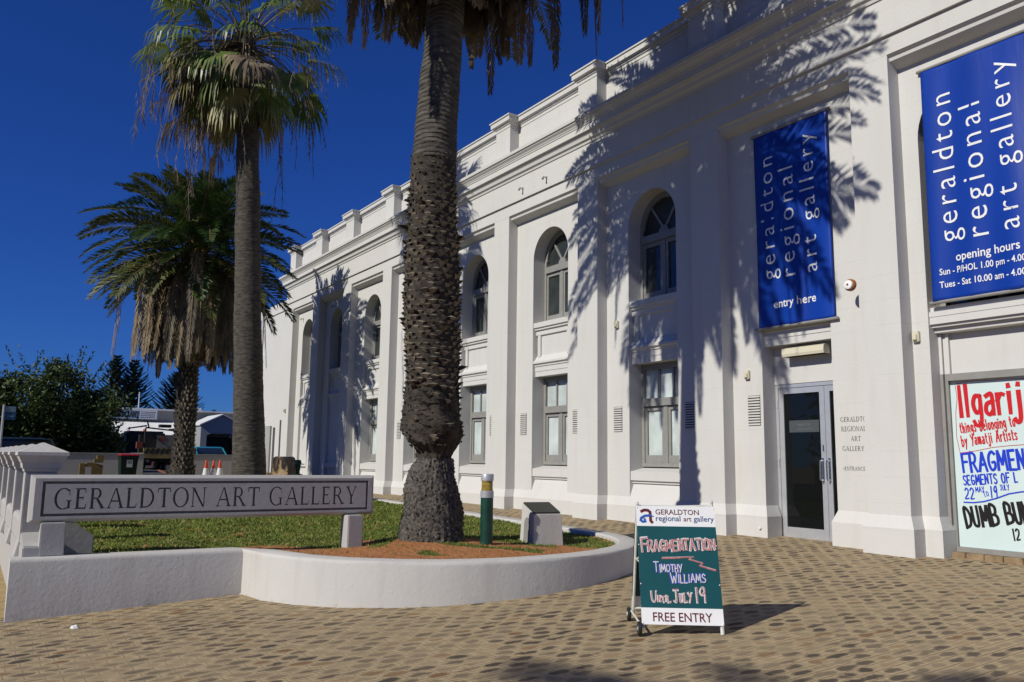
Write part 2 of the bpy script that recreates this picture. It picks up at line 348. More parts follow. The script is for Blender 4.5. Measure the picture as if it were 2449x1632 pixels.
HW = {
 'A': ([[(0, 0), (.3, 1), (.58, 0)], [(.1, .36), (.5, .36)]], .6), 'B': ([[(0, 0), (0, 1), (.38, .95), (.42, .72), (.32, .55), (.06, .53)], [(.32, .55), (.52, .38), (.46, .1), (0, 0)]], .52),
 'D': ([[(0, 0), (.02, 1), (.35, .88), (.52, .52), (.38, .12), (0, 0)]], .53), 'E': ([[(.44, 1), (0, 1), (0, 0), (.46, 0)], [(0, .52), (.36, .52)]], .46),
 'F': ([[(.5, 1), (0, 1), (0, 0)], [(0, .54), (.38, .54)]], .48), 'G': ([[(.5, .86), (.3, 1), (.06, .78), (.02, .35), (.2, .02), (.46, .12), (.48, .42), (.28, .42)]], .54),
 'H': ([[(0, 0), (0, 1)], [(.44, 0), (.44, 1)], [(0, .5), (.44, .5)]], .46), 'I': ([[(.06, 0), (.06, 1)]], .14), 'J': ([[(.02, 1), (.46, 1)], [(.26, 1), (.26, .14), (.14, 0), (0, .1)]], .46),
 'L': ([[(0, 1), (0, 0), (.4, .02)]], .42), 'M': ([[(0, 0), (.06, 1), (.32, .3), (.58, 1), (.66, 0)]], .68), 'N': ([[(0, 0), (.02, 1), (.44, .04), (.46, 1)]], .5),
 'O': ([arc(.27, .5, .27, .48, 90, 450, 14)], .56), 'R': ([[(0, 0), (0, 1), (.36, .95), (.42, .72), (.3, .52), (.04, .5)], [(.2, .5), (.5, 0)]], .5),
 'S': ([[(.44, .88), (.26, 1), (.06, .86), (.08, .62), (.38, .42), (.44, .18), (.22, 0), (0, .12)]], .47), 'T': ([[(0, 1), (.54, 1)], [(.27, 1), (.27, 0)]], .54),
 'U': ([[(0, 1), (.02, .2), (.2, 0), (.42, .14), (.46, 1)]], .5), 'W': ([[(0, 1), (.16, 0), (.34, .66), (.5, 0), (.68, 1)]], .7), 'Y': ([[(0, 1), (.25, .5)], [(.5, 1), (.16, -.12)]], .5),
 '1': ([[(.1, 1), (.12, 0)]], .24), '2': ([[(0, .8), (.2, 1), (.42, .84), (.36, .5), (0, .02), (.46, .04)]], .5), '9': ([[(.42, .7), (.2, .5), (.02, .7), (.2, 1), (.42, .9), (.42, 0)]], .48), '-': ([[(.04, .45), (.3, .45)]], .36),
 'a': ([[(.06, .6), (.28, .66), (.36, .5), (.36, 0)], [(.36, .4), (.08, .34), (.02, .1), (.2, 0), (.36, .16)]], .42), 'b': ([[(0, 1), (0, 0), (.28, .02), (.38, .3), (.26, .58), (0, .48)]], .42), 'e': ([[(.03, .34), (.36, .38), (.3, .6), (.12, .6), (0, .3), (.14, .02), (.36, .1)]], .42),
 'g': ([[(.38, .6), (.16, .62), (.02, .36), (.14, .08), (.36, .18), (.38, .62), (.36, -.22), (.14, -.34), (0, -.2)]], .43), 'h': ([[(0, 1), (0, 0)], [(0, .42), (.2, .64), (.34, .5), (.34, 0)]], .4), 'i': ([[(.05, .64), (.05, 0)], [(.05, .84), (.06, .9)]], .15), 'j': ([[(.16, .64), (.16, -.16), (.02, -.32), (-.1, -.22)], [(.16, .84), (.17, .9)]], .26),
 'l': ([[(.04, 1), (.05, 0)]], .15), 'm': ([[(0, .64), (0, 0)], [(0, .44), (.16, .64), (.26, .5), (.26, 0)], [(.26, .44), (.42, .64), (.52, .5), (.52, 0)]], .58), 'n': ([[(0, .64), (0, 0)], [(0, .42), (.18, .64), (.34, .5), (.34, 0)]], .4),
 'o': ([arc(.18, .31, .18, .31, 80, 440, 10)], .42), 'r': ([[(0, .64), (.02, 0)], [(0, .42), (.16, .62), (.3, .6)]], .32), 's': ([[(.3, .56), (.14, .64), (.03, .5), (.28, .24), (.2, .02), (0, .08)]], .36), 't': ([[(.12, .92), (.12, .1), (.28, .02)], [(0, .64), (.28, .66)]], .32), 'y': ([[(0, .62), (.17, .1)], [(.36, .64), (.04, -.34)]], .4),
 ' ': ([], .34),
}
def ribbon(pts, wd, taper=0):
    """flat brush stroke along 2D points as one strip of quads"""
    P = [Vector(p) for p in pts]; L = []; Rr = []
    for k, p in enumerate(P):
        a = (P[k] - P[k - 1]).normalized() if k else None; b = (P[k + 1] - P[k]).normalized() if k < len(P) - 1 else None
        t = ((a or b) + (b or a)); t = t.normalized() if t.length > 1e-4 else (a or b)
        n = Vector((-t.y, t.x)); c = max(.78, abs(n.dot(Vector((-(a or b).y, (a or b).x)))))
        h = wd / 2 / c * (1 - taper * k / max(1, len(P) - 1)); q = p
        if k == 0: q = p - t * wd * .35
        if k == len(P) - 1: q = p + t * wd * .35
        L.append(q + n * h); Rr.append(q - n * h)
    return [[L[k], L[k + 1], Rr[k + 1], Rr[k]] for k in range(len(P) - 1)]
def smooth_line(q, n=4):
    P = [Vector(p) for p in q]; out = []
    for k in range(len(P) - 1):
        a, b, c, d = P[max(0, k - 1)], P[k], P[k + 1], P[min(len(P) - 1, k + 2)]
        for j in range(n): t = j / n; out.append(tuple(.5 * ((2 * b) + (c - a) * t + (2 * a - 5 * b + 4 * c - d) * t * t + (3 * b - a - 3 * c + d) * t ** 3)))
    return out + [tuple(P[-1])]
def hand_fit(text, h, wd, x0, x1, gap, jit, small, taper, seed):
    lo, hi = .2, 2.0
    for _ in range(24):
        s = (lo + hi) / 2; w_ = hand(text, h, wd, gap * s, 0, s, small)[1]
        if w_ < x1 - x0: lo = s
        else: hi = s
    return hand(text, h, wd, gap * s, jit, s, small, taper, seed)
def hand(text, h, wd, gap=.13, jit=.03, sx=1, small=None, taper=.15, seed=1):
    """hand lettering: list of strokes (each a list of quads) at cap height h; text width"""
    r = random.Random(seed); x = 0; out = []
    for i, ch in enumerate(text):
        rnd = ch in 'SGOBDRUJ29C' or ch.islower()
        sc = small if small and i and ch.isupper() and text[i - 1] != ' ' else 1
        st, a = HW[ch]; up = r.uniform(-jit, jit)
        for s in st:
            q = [((x + p[0] * sc * sx + r.uniform(-jit, jit) * .6) * h, (p[1] * sc + up + r.uniform(-jit, jit) * .6) * h) for p in s]
            if rnd and len(q) > 2: out.append(ribbon(smooth_line(q), wd, taper)); continue
            cur = [q[0]]; quads = []          # break the stroke where it turns sharply
            for pa, pb in zip(q[1:], q[2:] + [None]):
                cur.append(pa)
                if pb is not None:
                    u = Vector(pa) - Vector(cur[-2]); v = Vector(pb) - Vector(pa)
                    if u.length and v.length and u.angle(v) < .9: continue
                quads += ribbon(cur, wd, taper if pb is None else 0); cur = [pa]
            out.append(quads)
        x += a * sc * sx + gap
    return out, (x - gap) * h
def put_strokes(mb, strokes, o, du, dv, dn, x=0, y=0, tilt=0, lift=.002, step=.00025, mi=0):
    o, du, dv, dn = Vector(o), Vector(du), Vector(dv), Vector(dn); c, s = cos(tilt), sin(tilt)
    for k, st in enumerate(strokes):
        for j, q in enumerate(st):
            mb.poly([o + du * (x + p[0] * c - p[1] * s) + dv * (y + p[0] * s + p[1] * c) + dn * (lift + step * (k % 12) + j * 3e-5) for p in q], mi)
def put_flat(mb, vf, o, du, dv, dn, x=0, y=0, rot=0, lift=.002, mi=0):
    o, du, dv, dn = Vector(o), Vector(du), Vector(dv), Vector(dn); c, s = cos(rot), sin(rot)
    mb.add([(p[0], p[1], 0) for p in vf[0]], vf[1], lambda a, b, z: o + du * (x + a * c - b * s) + dv * (y + a * s + b * c) + dn * lift, mi)

# ------------------------------------------------------------------ ground
def clip(v, a, b): return max(a, min(b, v))
def G(x, y): return .52 + .048 * (clip(y, -10, 10.5) - 10) - .0085 * (clip(x, -36, 4) + 6) * clip(y / 10, 0, 1)
def GF(x): return .05 + .028 * clip(-9.5 - x, 0, 30)
def LAWN(x, y):
    d2 = (x + 9.46) ** 2 + (y - 5.1) ** 2
    return .585 + .007 * clip(-10 - x, 0, 30) + .09 * math.exp(-d2 / .7) + .014 * sin(x * 3.1 + y) * sin(y * 2.7 - x) + .006 * sin(x * 11 + 3 * sin(y * 5)) * sin(y * 9 + 2 * sin(x * 7))
def grid(name, x0, x1, y0, y1, dx, fn, mt, kind='structure'):
    mb = MB(); nx = max(1, int(round((x1 - x0) / dx))); ny = max(1, int(round((y1 - y0) / dx)))
    for i in range(nx + 1):
        for j in range(ny + 1):
            x = x0 + (x1 - x0) * i / nx; y = y0 + (y1 - y0) * j / ny; mb.v.append((x, y, fn(x, y)))
    for i in range(nx):
        for j in range(ny):
            a = i * (ny + 1) + j; mb.f.append((a, a + ny + 1, a + ny + 2, a + 1)); mb.m.append(0)
    return tag(mb.build(name, mt, flipfix=False), kind=kind)
grid('ground', -300, 160, -200, 200, 10, lambda x, y: GF(x) - .45, M['sand'])
grid('paving', -33, 9, -10, 10.6, .6, G, M['paving'])
grid('footpath', -60, -9.62, -3.2, .74, .6, lambda x, y: GF(x) + .02 * y, M['foot'])
grid('street', -60, 20, -16, -3.2, 2, lambda x, y: GF(x) - .16 if x < -9.5 else -.09 - .02 * 0, M['asphalt'])
grid('car_park', -120, -33, -10, 60, 4, lambda x, y: .95, M['asphalt'])

# lawn with bare red earth beside the curved wall
OUT = [(-9.39, .50), (-9.35, 2.68), (-8.86, 2.755), (-8.4, 2.95), (-7.95, 3.25), (-7.58, 3.66), (-7.35, 4.05), (-7.22, 4.45), (-7.16, 4.85), (-7.16, 5.25), (-7.22, 5.75), (-7.35, 6.2), (-7.58, 6.68), (-7.9, 7.1), (-8.3, 7.44), (-8.75, 7.69), (-9.25, 7.85), (-9.8, 7.96), (-10.5, 8.03), (-12, 8.13), (-14.2, 8.29), (-17, 8.50), (-20, 8.72), (-26, 9.1), (-31.5, 9.4)]
def offset(path, d):
    out = []
    for k, p in enumerate(path):
        p = Vector(p); a = (p - Vector(path[k - 1])).normalized() if k else None; b = (Vector(path[k + 1]) - p).normalized() if k < len(path) - 1 else None
        na = Vector((-a.y, a.x)) if a else None; nb = Vector((-b.y, b.x)) if b else None
        n = (na or nb) + (nb or na); n = n / n.dot(na or nb)
        out.append((p.x + n.x * d, p.y + n.y * d))
    return out
def wall_top(k):
    x, y = OUT[k]
    return .65 if k < 17 else .645 + .0045 * clip(-9.8 - x, 0, 30)
INN = offset(OUT, .27); INN[1] = (-9.62, 2.62); INN[2] = (-9.2, 2.98)
def inside(x, y, pl):
    c = False; j = len(pl) - 1
    for i in range(len(pl)):
        if (pl[i][1] > y) != (pl[j][1] > y) and x < (pl[j][0] - pl[i][0]) * (y - pl[i][1]) / (pl[j][1] - pl[i][1]) + pl[i][0]: c = not c
        j = i
    return c
LP = offset(OUT, .14) + [(-31.5, .8)]
INP = INN + [(-31.5, 1.0)]
def edge_d(x, y): return min(sqrt((x - a) ** 2 + (y - b) ** 2) for a, b in INN[1:20])
def earth(x, y):
    """1 where the soil is bare"""
    e = sin(x * 5.3 + 1.7 * sin(y * 4.1)) * .5 + sin(y * 6.7 + 2 * sin(x * 3.3)) * .5
    v = 0
    if x > -10.2 and y < 6.9: v = max(v, 1 - clip((edge_d(x, y) - .75 - .12 * e) / .35, 0, 1)) if y < 6.6 else v
    v = max(v, 1 - clip((sqrt((x + 8.75) ** 2 + (y - 4.75) ** 2) - 1.0 - .2 * e) / .35, 0, 1))
    v = max(v, 1 - clip((sqrt((x + 8.2) ** 2 + (y - 5.9) ** 2) - .55 - .15 * e) / .3, 0, 1))
    v = max(v, .7 * (1 - clip((abs(edge_d(x, y)) - .10) / .12, 0, 1)) if y > 6.6 and x > -10 else v)
    if e < -.5 and v > .3: v -= .75 * clip((-.5 - e) / .15, 0, 1)
    if e > .72: v = max(v, .55)
    return v
mb = MB(); dx = .09; idx = {}
nx, ny = int((31.5 - 7.2) / dx), int(8.6 / dx)
X0, Y0 = -31.5, .8
for i in range(nx + 1):
    for j in range(ny + 1):
        x, y = X0 + i * dx * (1), Y0 + j * dx
        if inside(x, y, LP): idx[i, j] = len(mb.v); mb.v.append((x, y, LAWN(x, y)))
for (i, j) in list(idx):
    q = [(i, j), (i + 1, j), (i + 1, j + 1), (i, j + 1)]
    if all(k in idx for k in q): mb.f.append(tuple(idx[k] for k in q)); mb.m.append(0)
ml = bpy.data.materials.new('lawn_soil'); ml.use_nodes = True; t = ml.node_tree; b = t.nodes['Principled BSDF']
at = t.nodes.new('ShaderNodeAttribute'); at.attribute_name = 'earth'; tc = t.nodes.new('ShaderNodeTexCoord')
n1 = noise(t, tc.outputs['Object'], 18, 6); n2 = noise(t, tc.outputs['Object'], 60, 5)
n0 = noise(t, tc.outputs['Object'], 4, 5); ea = mixc(t, n0, mixc(t, n1, (.21, .075, .028), (.36, .15, .062)), mixc(t, n1, (.36, .155, .065), (.50, .255, .12))); gr = mixc(t, n1, (.06, .09, .018), (.17, .16, .05))
f = N(t, 'ADD', N(t, 'MULTIPLY', N(t, 'SUBTRACT', n1, .5), .6), at.outputs['Fac']); mr = t.nodes.new('ShaderNodeMapRange'); mr.inputs[1].default_value = .35; mr.inputs[2].default_value = .65; t.links.new(f, mr.inputs[0])
t.links.new(mixc(t, mr.outputs[0], gr, ea), b.inputs['Base Color']); b.inputs['Roughness'].default_value = .95; b.inputs['Specular IOR Level'].default_value = .1
bp = t.nodes.new('ShaderNodeBump'); bp.inputs['Strength'].default_value = .8; bp.inputs['Distance'].default_value = .03; t.links.new(N(t, 'ADD', n1, N(t, 'MULTIPLY', n2, .4)), bp.inputs['Height']); t.links.new(bp.outputs[0], b.inputs['Normal'])
lawn = tag(mb.build('lawn', ml, flipfix=False), kind='structure')
a = lawn.data.attributes.new('earth', 'FLOAT', 'POINT'); a.data.foreach_set('value', [earth(v.co.x, v.co.y) for v in lawn.data.vertices])

# grass blades (nobody could count them)
def leafmat(name, c, c2, rough=.5, trans=.25):
    m = mat(name, c, rough, 0, 6, c2, spec=.35); nt = m.node_tree; b = nt.nodes['Principled BSDF']
    no = [x for x in nt.nodes if x.type == 'TEX_NOISE'][0]; no.inputs['Scale'].default_value = 2.3
    out = nt.nodes['Material Output']; tr = nt.nodes.new('ShaderNodeBsdfTranslucent'); mx = nt.nodes.new('ShaderNodeMixShader'); mx.inputs[0].default_value = trans
    src = b.inputs['Base Color'].links[0].from_socket; nt.links.new(src, tr.inputs[0])
    nt.links.new(b.outputs[0], mx.inputs[1]); nt.links.new(tr.outputs[0], mx.inputs[2]); nt.links.new(mx.outputs[0], out.inputs[0])
    return m
M['grass'] = leafmat('grass_blades', (.22, .275, .05), (.12, .18, .025), .6, .35)
M['grass_dry'] = leafmat('dry_grass', (.36, .29, .11), (.24, .20, .07), .7, .2)
mb = MB(); r = random.Random(3); cnt = 0
while cnt < 90000:
    u = r.random(); x = -7.2 - 13 * u ** 1.35 if r.random() < .85 else -20 - 11 * r.random(); y = r.uniform(.85, 8.9)
    if not inside(x, y, INP): continue
    cnt += 1
    if r.random() < earth(x, y) * .95: continue
    if (x + 9.46) ** 2 + (y - 5.1) ** 2 < .2: continue
    z = LAWN(x, y); far = clip((-9 - x) / 10, 0, 1); h = r.uniform(.012, .034) * (1 + .5 * far); wd = r.uniform(.006, .012) * (1 + 2.4 * far); a = r.uniform(0, 2 * pi); l = r.uniform(.0, .05); b2 = r.uniform(0, 2 * pi)
    mb.poly([(x - cos(a) * wd, y - sin(a) * wd, z - .005), (x + cos(a) * wd, y + sin(a) * wd, z - .005), (x + cos(b2) * l, y + sin(b2) * l, z + h)], 1 if r.random() < .17 else 0)
tag(mb.build('grass', ['grass', 'grass_dry'], flipfix=False), kind='stuff')
# ------------------------------------------------------------------ the gallery
ga = thing('art_gallery', 'long white two storey gallery with pilasters, arched windows and moulded cornice', 'building', (-15, 10.3, .5))
XL = -30.8
# bay: recess left/right, slot left/right, kind
BAYS = [(-30.18, -28.06, -29.70, -28.56, 'blank'), (-27.44, -25.28, -26.92, -25.80, 'blank'), (-24.61, -22.22, -24.0, -22.80, 'win'), (-21.62, -19.14, -21.0, -19.76, 'win'),
        (-18.52, -16.04, -17.90, -16.66, 'win'), (-15.42, -12.88, -14.77, -13.51, 'win'), (-12.26, -9.76, -11.63, -10.37, 'win'), (-9.14, -6.68, -8.55, -7.31, 'door'), (-6.096, -4.08, -5.87, -4.31, 'shop'), (-3.46, -.96, -2.85, -1.57, 'win')]
XR = 1.2
Y0_, Y1_, Y2_ = 10.0, 10.24, 10.78
wall = MB()
wall.box(XL + .02, XR, Y2_, 22, .1, 9.3)
pil_x = [XL] + [b[1] for b in BAYS]; pil_e = [b[0] for b in BAYS] + [XR]
for k, (a, b) in enumerate(zip(pil_x, pil_e)):
    p = MB(); p.box(a, b, Y0_, Y2_ - .003, .2, 7.14); p.build('pilaster', 'white', ga)
# frieze (upper part stands 5 cm proud), soffit moulding over each bay
fr = MB(); fr.box(XL, XR, Y0_, Y2_ - .003, 7.142, 7.40); fr.box(XL - .045, XR, Y0_ - .045, Y2_ - .003, 7.402, 7.95); fr.build('frieze', 'white', ga)
for a, b, sa, sb, kd in BAYS:
    wall.prism([(10.001, 7.139), (10.05, 7.11), (10.06, 7.06), (10.237, 6.98), (10.237, 7.139)], (a + .001, 0, 0), (0, 1, 0), (0, 0, 1), (b - a - .002, 0, 0))
    wall.box(a + .001, sa, Y1_, Y2_ - .004, .2, 7.138); wall.box(sb, b - .001, Y1_, Y2_ - .004, .2, 7.138)
    c = (sa + sb) / 2; rr = (sb - sa) / 2; zs = 6.64 - rr if kd != 'shop' else 5.92
    pts = [(sa, zs)] + [(c - rr * cos(pi * k / 24), zs + rr * sin(pi * k / 24)) for k in range(1, 24)] + [(sb, zs)]
    # arch head as a strip between the curve and the top edge
    for k in range(len(pts) - 1):
        (xa, za), (xb, zb) = pts[k], pts[k + 1]
        wall.prism([(xa, za), (xb, zb), (xb, 7.138), (xa, 7.138)], (0, Y1_, 0), (1, 0, 0), (0, 0, 1), (0, Y2_ - .004 - Y1_, 0))
wall.build('wall', 'white', ga)
# cornice and parapet
co_ = MB(); path = [(XL - .045, 22), (XL - .045, 9.955), (XR, 9.955)]
co_.sweep(path, [(-.1, 7.93), (.02, 7.93), (.03, 7.97), (.07, 8.0), (.085, 8.06), (.12, 8.10), (.125, 8.115), (.16, 8.12), (.16, 8.245), (.175, 8.25), (.175, 8.275), (.185, 8.28), (.20, 8.31), (.235, 8.345), (.245, 8.375), (.27, 8.38), (.275, 8.445), (.0, 8.52), (-.1, 8.52)])
co_.build('cornice', 'trim', ga)
pa = MB(); pa.box(XL + .05, XR, 10.25, 10.62, 8.4, 9.46)
for a, b in zip(pil_x, pil_e): pa.box(a + .01, b - .01, 10.0, 10.25, 8.45, 9.42)
pa.build('parapet', 'white', ga)
pth = [(XL + .01, 22), (XL + .01, 10.0)]
for k, (a, b) in enumerate(zip(pil_x, pil_e)):
    if k: pth += [(a + .01, 10.25), (a + .01, 10.0)]
    pth += [(b - .01, 10.0), (b - .01, 10.25)] if k < len(pil_x) - 1 else [(XR, 10.0)]
cp = MB(); cp.sweep(pth, [(-.3, 9.36), (-.02, 9.3), (.012, 9.3), (.012, 9.355), (.035, 9.37), (.05, 9.41), (.1, 9.425), (.1, 9.53), (.125, 9.535), (.125, 9.565), (-.3, 9.6)]); cp.build('parapet_coping', 'trim', ga)
# plinth, broken at the door and the shop window
def plinth(path):
    m = MB(); m.sweep(path, [(-.04, .1), (.065, .1), (.065, .86), (.0, 1.02), (-.04, 1.02)]); m.build('plinth', 'white', ga)
path = [(XL, 12), (XL, 10)]
for (a, b, sa, sb, kd) in BAYS:
    path += [(a, 10.0), (a, Y1_)]
    if kd in ('door', 'shop'):
        path += [(sa, Y1_), (sa, 10.5)]; plinth(path); path = [(sb, 10.5), (sb, Y1_)]
    path += [(b, Y1_), (b, 10.0)]
path += [(XR, 10.0)]; plinth(path)

# spandrel between storeys, sill, apron
def spandrel(sa, sb, low=True, name='spandrel'):
    m = MB(); wd = (sb - sa - .004, 0, 0); o = (sa + .002, 0, 0)
    m.prism([(10.78, 4.68), (10.33, 4.62), (10.255, 4.61), (10.255, 4.505), (10.29, 4.49), (10.29, 4.455), (10.33, 4.44), (10.33, 4.345), (10.37, 4.33), (10.37, 3.90), (10.33, 3.85), (10.30, 3.80), (10.245, 3.755), (10.245, 3.715), (10.285, 3.685), (10.285, 3.66), (10.305, 3.65), (10.305, 3.55), (10.315, 3.55), (10.315, 3.44), (10.78, 3.44)], o, (0, 1, 0), (0, 0, 1), wd)
    for x0, x1 in ((sa + .06, sa + .16), (sb - .16, sb - .06)): m.box(x0, x1, 10.332, 10.369, 3.87, 4.34)
    m.build(name, 'trim', ga)
def sill(sa, sb):
    m = MB(); m.prism([(10.78, 1.58), (10.34, 1.49), (10.262, 1.475), (10.262, 1.315), (10.30, 1.30), (10.30, 1.268), (10.315, 1.26), (10.335, 1.255), (10.243, 1.018), (10.243, .3), (10.78, .3)], (sa + .002, 0, 0), (0, 1, 0), (0, 0, 1), (sb - sa - .004, 0, 0)); m.build('window_sill', 'trim', ga)
def arched_window(sa, sb):
    c = (sa + sb) / 2; rr = (sb - sa) / 2; zs = 6.64 - rr; y = 10.54; m = MB(); fw = .07
    m.box(sa + .002, sa + fw, y, y + .09, 4.6, zs); m.box(sb - fw, sb - .002, y, y + .09, 4.6, zs)
    for k in range(24):
        a, b = pi * k / 24, pi * (k + 1) / 24
        m.prism([(c - (rr - .003) * cos(a), zs + (rr - .003) * sin(a)), (c - (rr - .003) * cos(b), zs + (rr - .003) * sin(b)), (c - (rr - .10) * cos(b), zs + (rr - .10) * sin(b)), (c - (rr - .10) * cos(a), zs + (rr - .10) * sin(a))], (0, y, 0), (1, 0, 0), (0, 0, 1), (0, .09, 0))
    m.box(sa + fw + .001, sb - fw - .001, y - .03, y + .08, 5.74, 5.88)                       # transom
    m.box(c - .045, c + .045, y + .005, y + .08, 4.66, 5.739)
    for q0, q1 in ((sa + fw + .001, c - .046), (c + .046, sb - fw - .001)):                    # casements
        m.box(q0, q0 + .055, y + .02, y + .075, 4.66, 5.735); m.box(q1 - .055, q1, y + .02, y + .075, 4.66, 5.735)
        m.box(q0 + .056, q1 - .056, y + .02, y + .075, 4.66, 4.79); m.box(q0 + .056, q1 - .056, y + .02, y + .075, 5.66, 5.735)
    m.box(sa + fw + .001, sb - fw - .001, y + .005, y + .09, 4.6, 4.659)
    for ang in (55, 125):                                                                      # fanlight bars and hub
        d = Vector((cos(radians(ang)), 0, sin(radians(ang)))); p = Vector((c, y + .03, 5.93)); e = p + d * (zs + rr - 6.02) * .98; n = Vector((-d.z, 0, d.x)) * .022
        m.prism([(0, 0), (1, 0), (1, 1), (0, 1)], p - n, (e - p), n * 2, (0, .03, 0))
    m.prism(arc(0, 0, .13, .13, 0, 180, 10), (c, y + .012, 5.881), (1, 0, 0), (0, 0, 1), (0, .06, 0))
    f = m.build('arched_window', 'frame', ga)
    g = MB(); g.box(sa + .03, sb - .03, y + .055, y + .0585, 4.62, zs); g.prism([(c - (rr - .03) * cos(pi * k / 20), zs + .001 + (rr - .03) * sin(pi * k / 20)) for k in range(21)], (0, y + .055, 0), (1, 0, 0), (0, 0, 1), (0, .0035, 0)); g.build('pane', 'glass_up', f)
    return f
def sash_window(sa, sb):
    y = 10.54; m = MB(); fw = .075; c = (sa + sb) / 2
    m.box(sa + .002, sa + fw, y, y + .1, 1.56, 3.438); m.box(sb - fw, sb - .002, y, y + .1, 1.56, 3.438)
    m.box(sa + fw + .001, sb - fw - .001, y, y + .1, 3.33, 3.437); m.box(sa + fw + .001, sb - fw - .001, y, y + .1, 1.56, 1.63)
    m.box(sa + fw + .001, sb - fw - .001, y - .03, y + .09, 2.66, 2.80)
    for q in (1 / 3, 2 / 3):
        x = sa + fw + (sb - sa - 2 * fw) * q; m.box(x - .022, x + .022, y + .02, y + .08, 2.801, 3.329)
    m.box(c - .05, c + .05, y + .004, y + .085, 1.631, 2.659)
    for q0, q1 in ((sa + fw + .001, c - .051), (c + .051, sb - fw - .001)):
        m.box(q0, q0 + .06, y + .02, y + .08, 1.631, 2.655); m.box(q1 - .06, q1, y + .02, y + .08, 1.631, 2.655)
        m.box(q0 + .061, q1 - .061, y + .02, y + .08, 1.631, 1.77); m.box(q0 + .061, q1 - .061, y + .02, y + .08, 2.58, 2.655)
    f = m.build('sash_window', 'frame', ga)
    g = MB(); g.box(sa + .03, sb - .03, y + .055, y + .0585, 1.58, 3.42); g.build('pane', 'glass_lo', f)
VENT = MB(); VENT.box(-.12, .12, -.004, .02, 0, .46, 0)
for k in range(11): VENT.prism([(0, 0), (-.014, -.004), (-.014, .014), (0, .022)], (-.119, -.004, .006 + k * .0425), (0, 1, 0), (0, 0, 1), (.238, 0, 0), 1)
v0 = None
def vent(x, y, z):
    global v0
    if v0 is None: m = MB(); m.v = [(p[0] + x, p[1] + y, p[2] + z) for p in VENT.v]; m.f = VENT.f; m.m = VENT.m; v0 = m.build('vent', ['void', 'trim'], ga); v0['p'] = (x, y, z); return
    p = v0['p']; copy_part(v0, (x - p[0], y - p[1], z - p[2]), ga)
for k, (sa_, sb_, sa, sb, kd) in enumerate(BAYS):
    if kd != 'shop':
        arched_window(sa, sb); spandrel(sa, sb)
    if kd == 'win': sill(sa, sb); sash_window(sa, sb)
    if kd == 'blank':
        m = MB(); m.box(sa + .002, sb - .002, 10.33, 10.78, .3, 3.438); m.box(sa + .003, sb - .003, 10.26, 10.329, 1.32, 1.48); m.build('blank_panel', 'trim', ga)
    if kd in ('win', 'blank'):
        if k > 1: vent((sa_ + sa) / 2 + .0, Y1_, 2.2); vent((sb + sb_) / 2 - .02, Y1_, 2.2)
    if kd == 'door': vent((sa_ + sa) / 2 + .12, Y1_, 2.23)

# entrance: white head panel, aluminium double door, light over it
sa, sb = BAYS[7][2:4]
m = MB(); m.box(sa + .002, sb - .002, 10.52, 10.78, 2.86, 3.438); m.build('door_head', 'trim', ga)
m = MB(); m.box(sa + .002, sa + .05, 10.53, 10.60, .50, 2.855); m.box(sb - .05, sb - .002, 10.53, 10.60, .50, 2.855); m.box(sa + .051, sb - .051, 10.53, 10.60, 2.80, 2.855)
m.box(sa + .002, sb - .002, 10.50, 10.70, .44, .50)
for z in (.75, 1.6, 2.5): m.tube([(sa + .03, 10.525, z), (sa + .03, 10.525, z + .12)], .012)
door = m.build('entrance_door', 'alu', ga)
xm = -7.68
def leaf(x0, x1):
    y = 10.54; m = MB(); m.box(x0, x0 + .085, y, y + .045, .505, 2.795); m.box(x1 - .085, x1, y, y + .045, .505, 2.795); m.box(x0 + .086, x1 - .086, y, y + .045, .505, .71); m.box(x0 + .086, x1 - .086, y, y + .045, 2.71, 2.795)
    m.build('door_leaf', 'alu', door)
    g = MB(); g.box(x0 + .08, x1 - .08, y + .018, y + .024, .70, 2.72); g.build('door_glass', 'glass_door', door)
leaf(sa + .053, xm - .003); leaf(xm + .003, sb - .053)
for s, x in ((-1, xm - .06), (1, xm + .05)):
    m = MB(); m.tube([(x, 10.54, 1.70), (x, 10.475, 1.70), (x, 10.465, 1.69), (x, 10.465, 1.43), (x, 10.475, 1.42), (x, 10.54, 1.42)], .012, 8); m.box(x - .02, x + .02, 10.533, 10.54, 1.40, 1.74); m.build('door_handle', 'chrome', door)
m = MB(); m.box(xm - .055, xm - .03, 10.53, 10.54, 1.84, 1.93); m.build('door_lock', 'chrome', door)
# faint gallery sticker inside the door glass
m = MB(); m.poly([(sa + .22, 10.556, 2.12), (xm - .12, 10.556, 2.12), (xm - .12, 10.556, 2.30), (sa + .22, 10.556, 2.30)], 0)
put_flat(m, fit(sans('GERALDTON', .05, 'LEFT'), 0, .24), (sa + .36, 10.556, 2.22), (1, 0, 0), (0, 0, 1), (0, -1, 0), mi=1); put_flat(m, fit(sans('regional art gallery', .05, 'LEFT'), 0, .27), (sa + .36, 10.556, 2.15), (1, 0, 0), (0, 0, 1), (0, -1, 0), mi=1)
M['sticker'] = mat('door_sticker', (.06, .07, .075), .6); M['stickertext'] = mat('door_sticker_text', (.16, .17, .18), .6)
m.build('door_sticker', ['sticker', 'stickertext'], door, flipfix=False)
m = MB(); m.box(-8.22, -7.52, 10.40, 10.519, 3.30, 3.36, 1)
m.prism([(10.385, 3.30), (10.375, 3.34), (10.385, 3.42), (10.42, 3.435), (10.519, 3.435), (10.519, 3.30)], (-8.24, 0, .0), (0, 1, 0), (0, 0, 1), (.74, 0, 0), 0)
m.v = [(x, y - .06, z - .05) for x, y, z in m.v]; m.box(-8.1, -7.64, 10.455, 10.52, 3.26, 3.37, 0)
m.build('door_light', ['cream', 'frame'], ga)
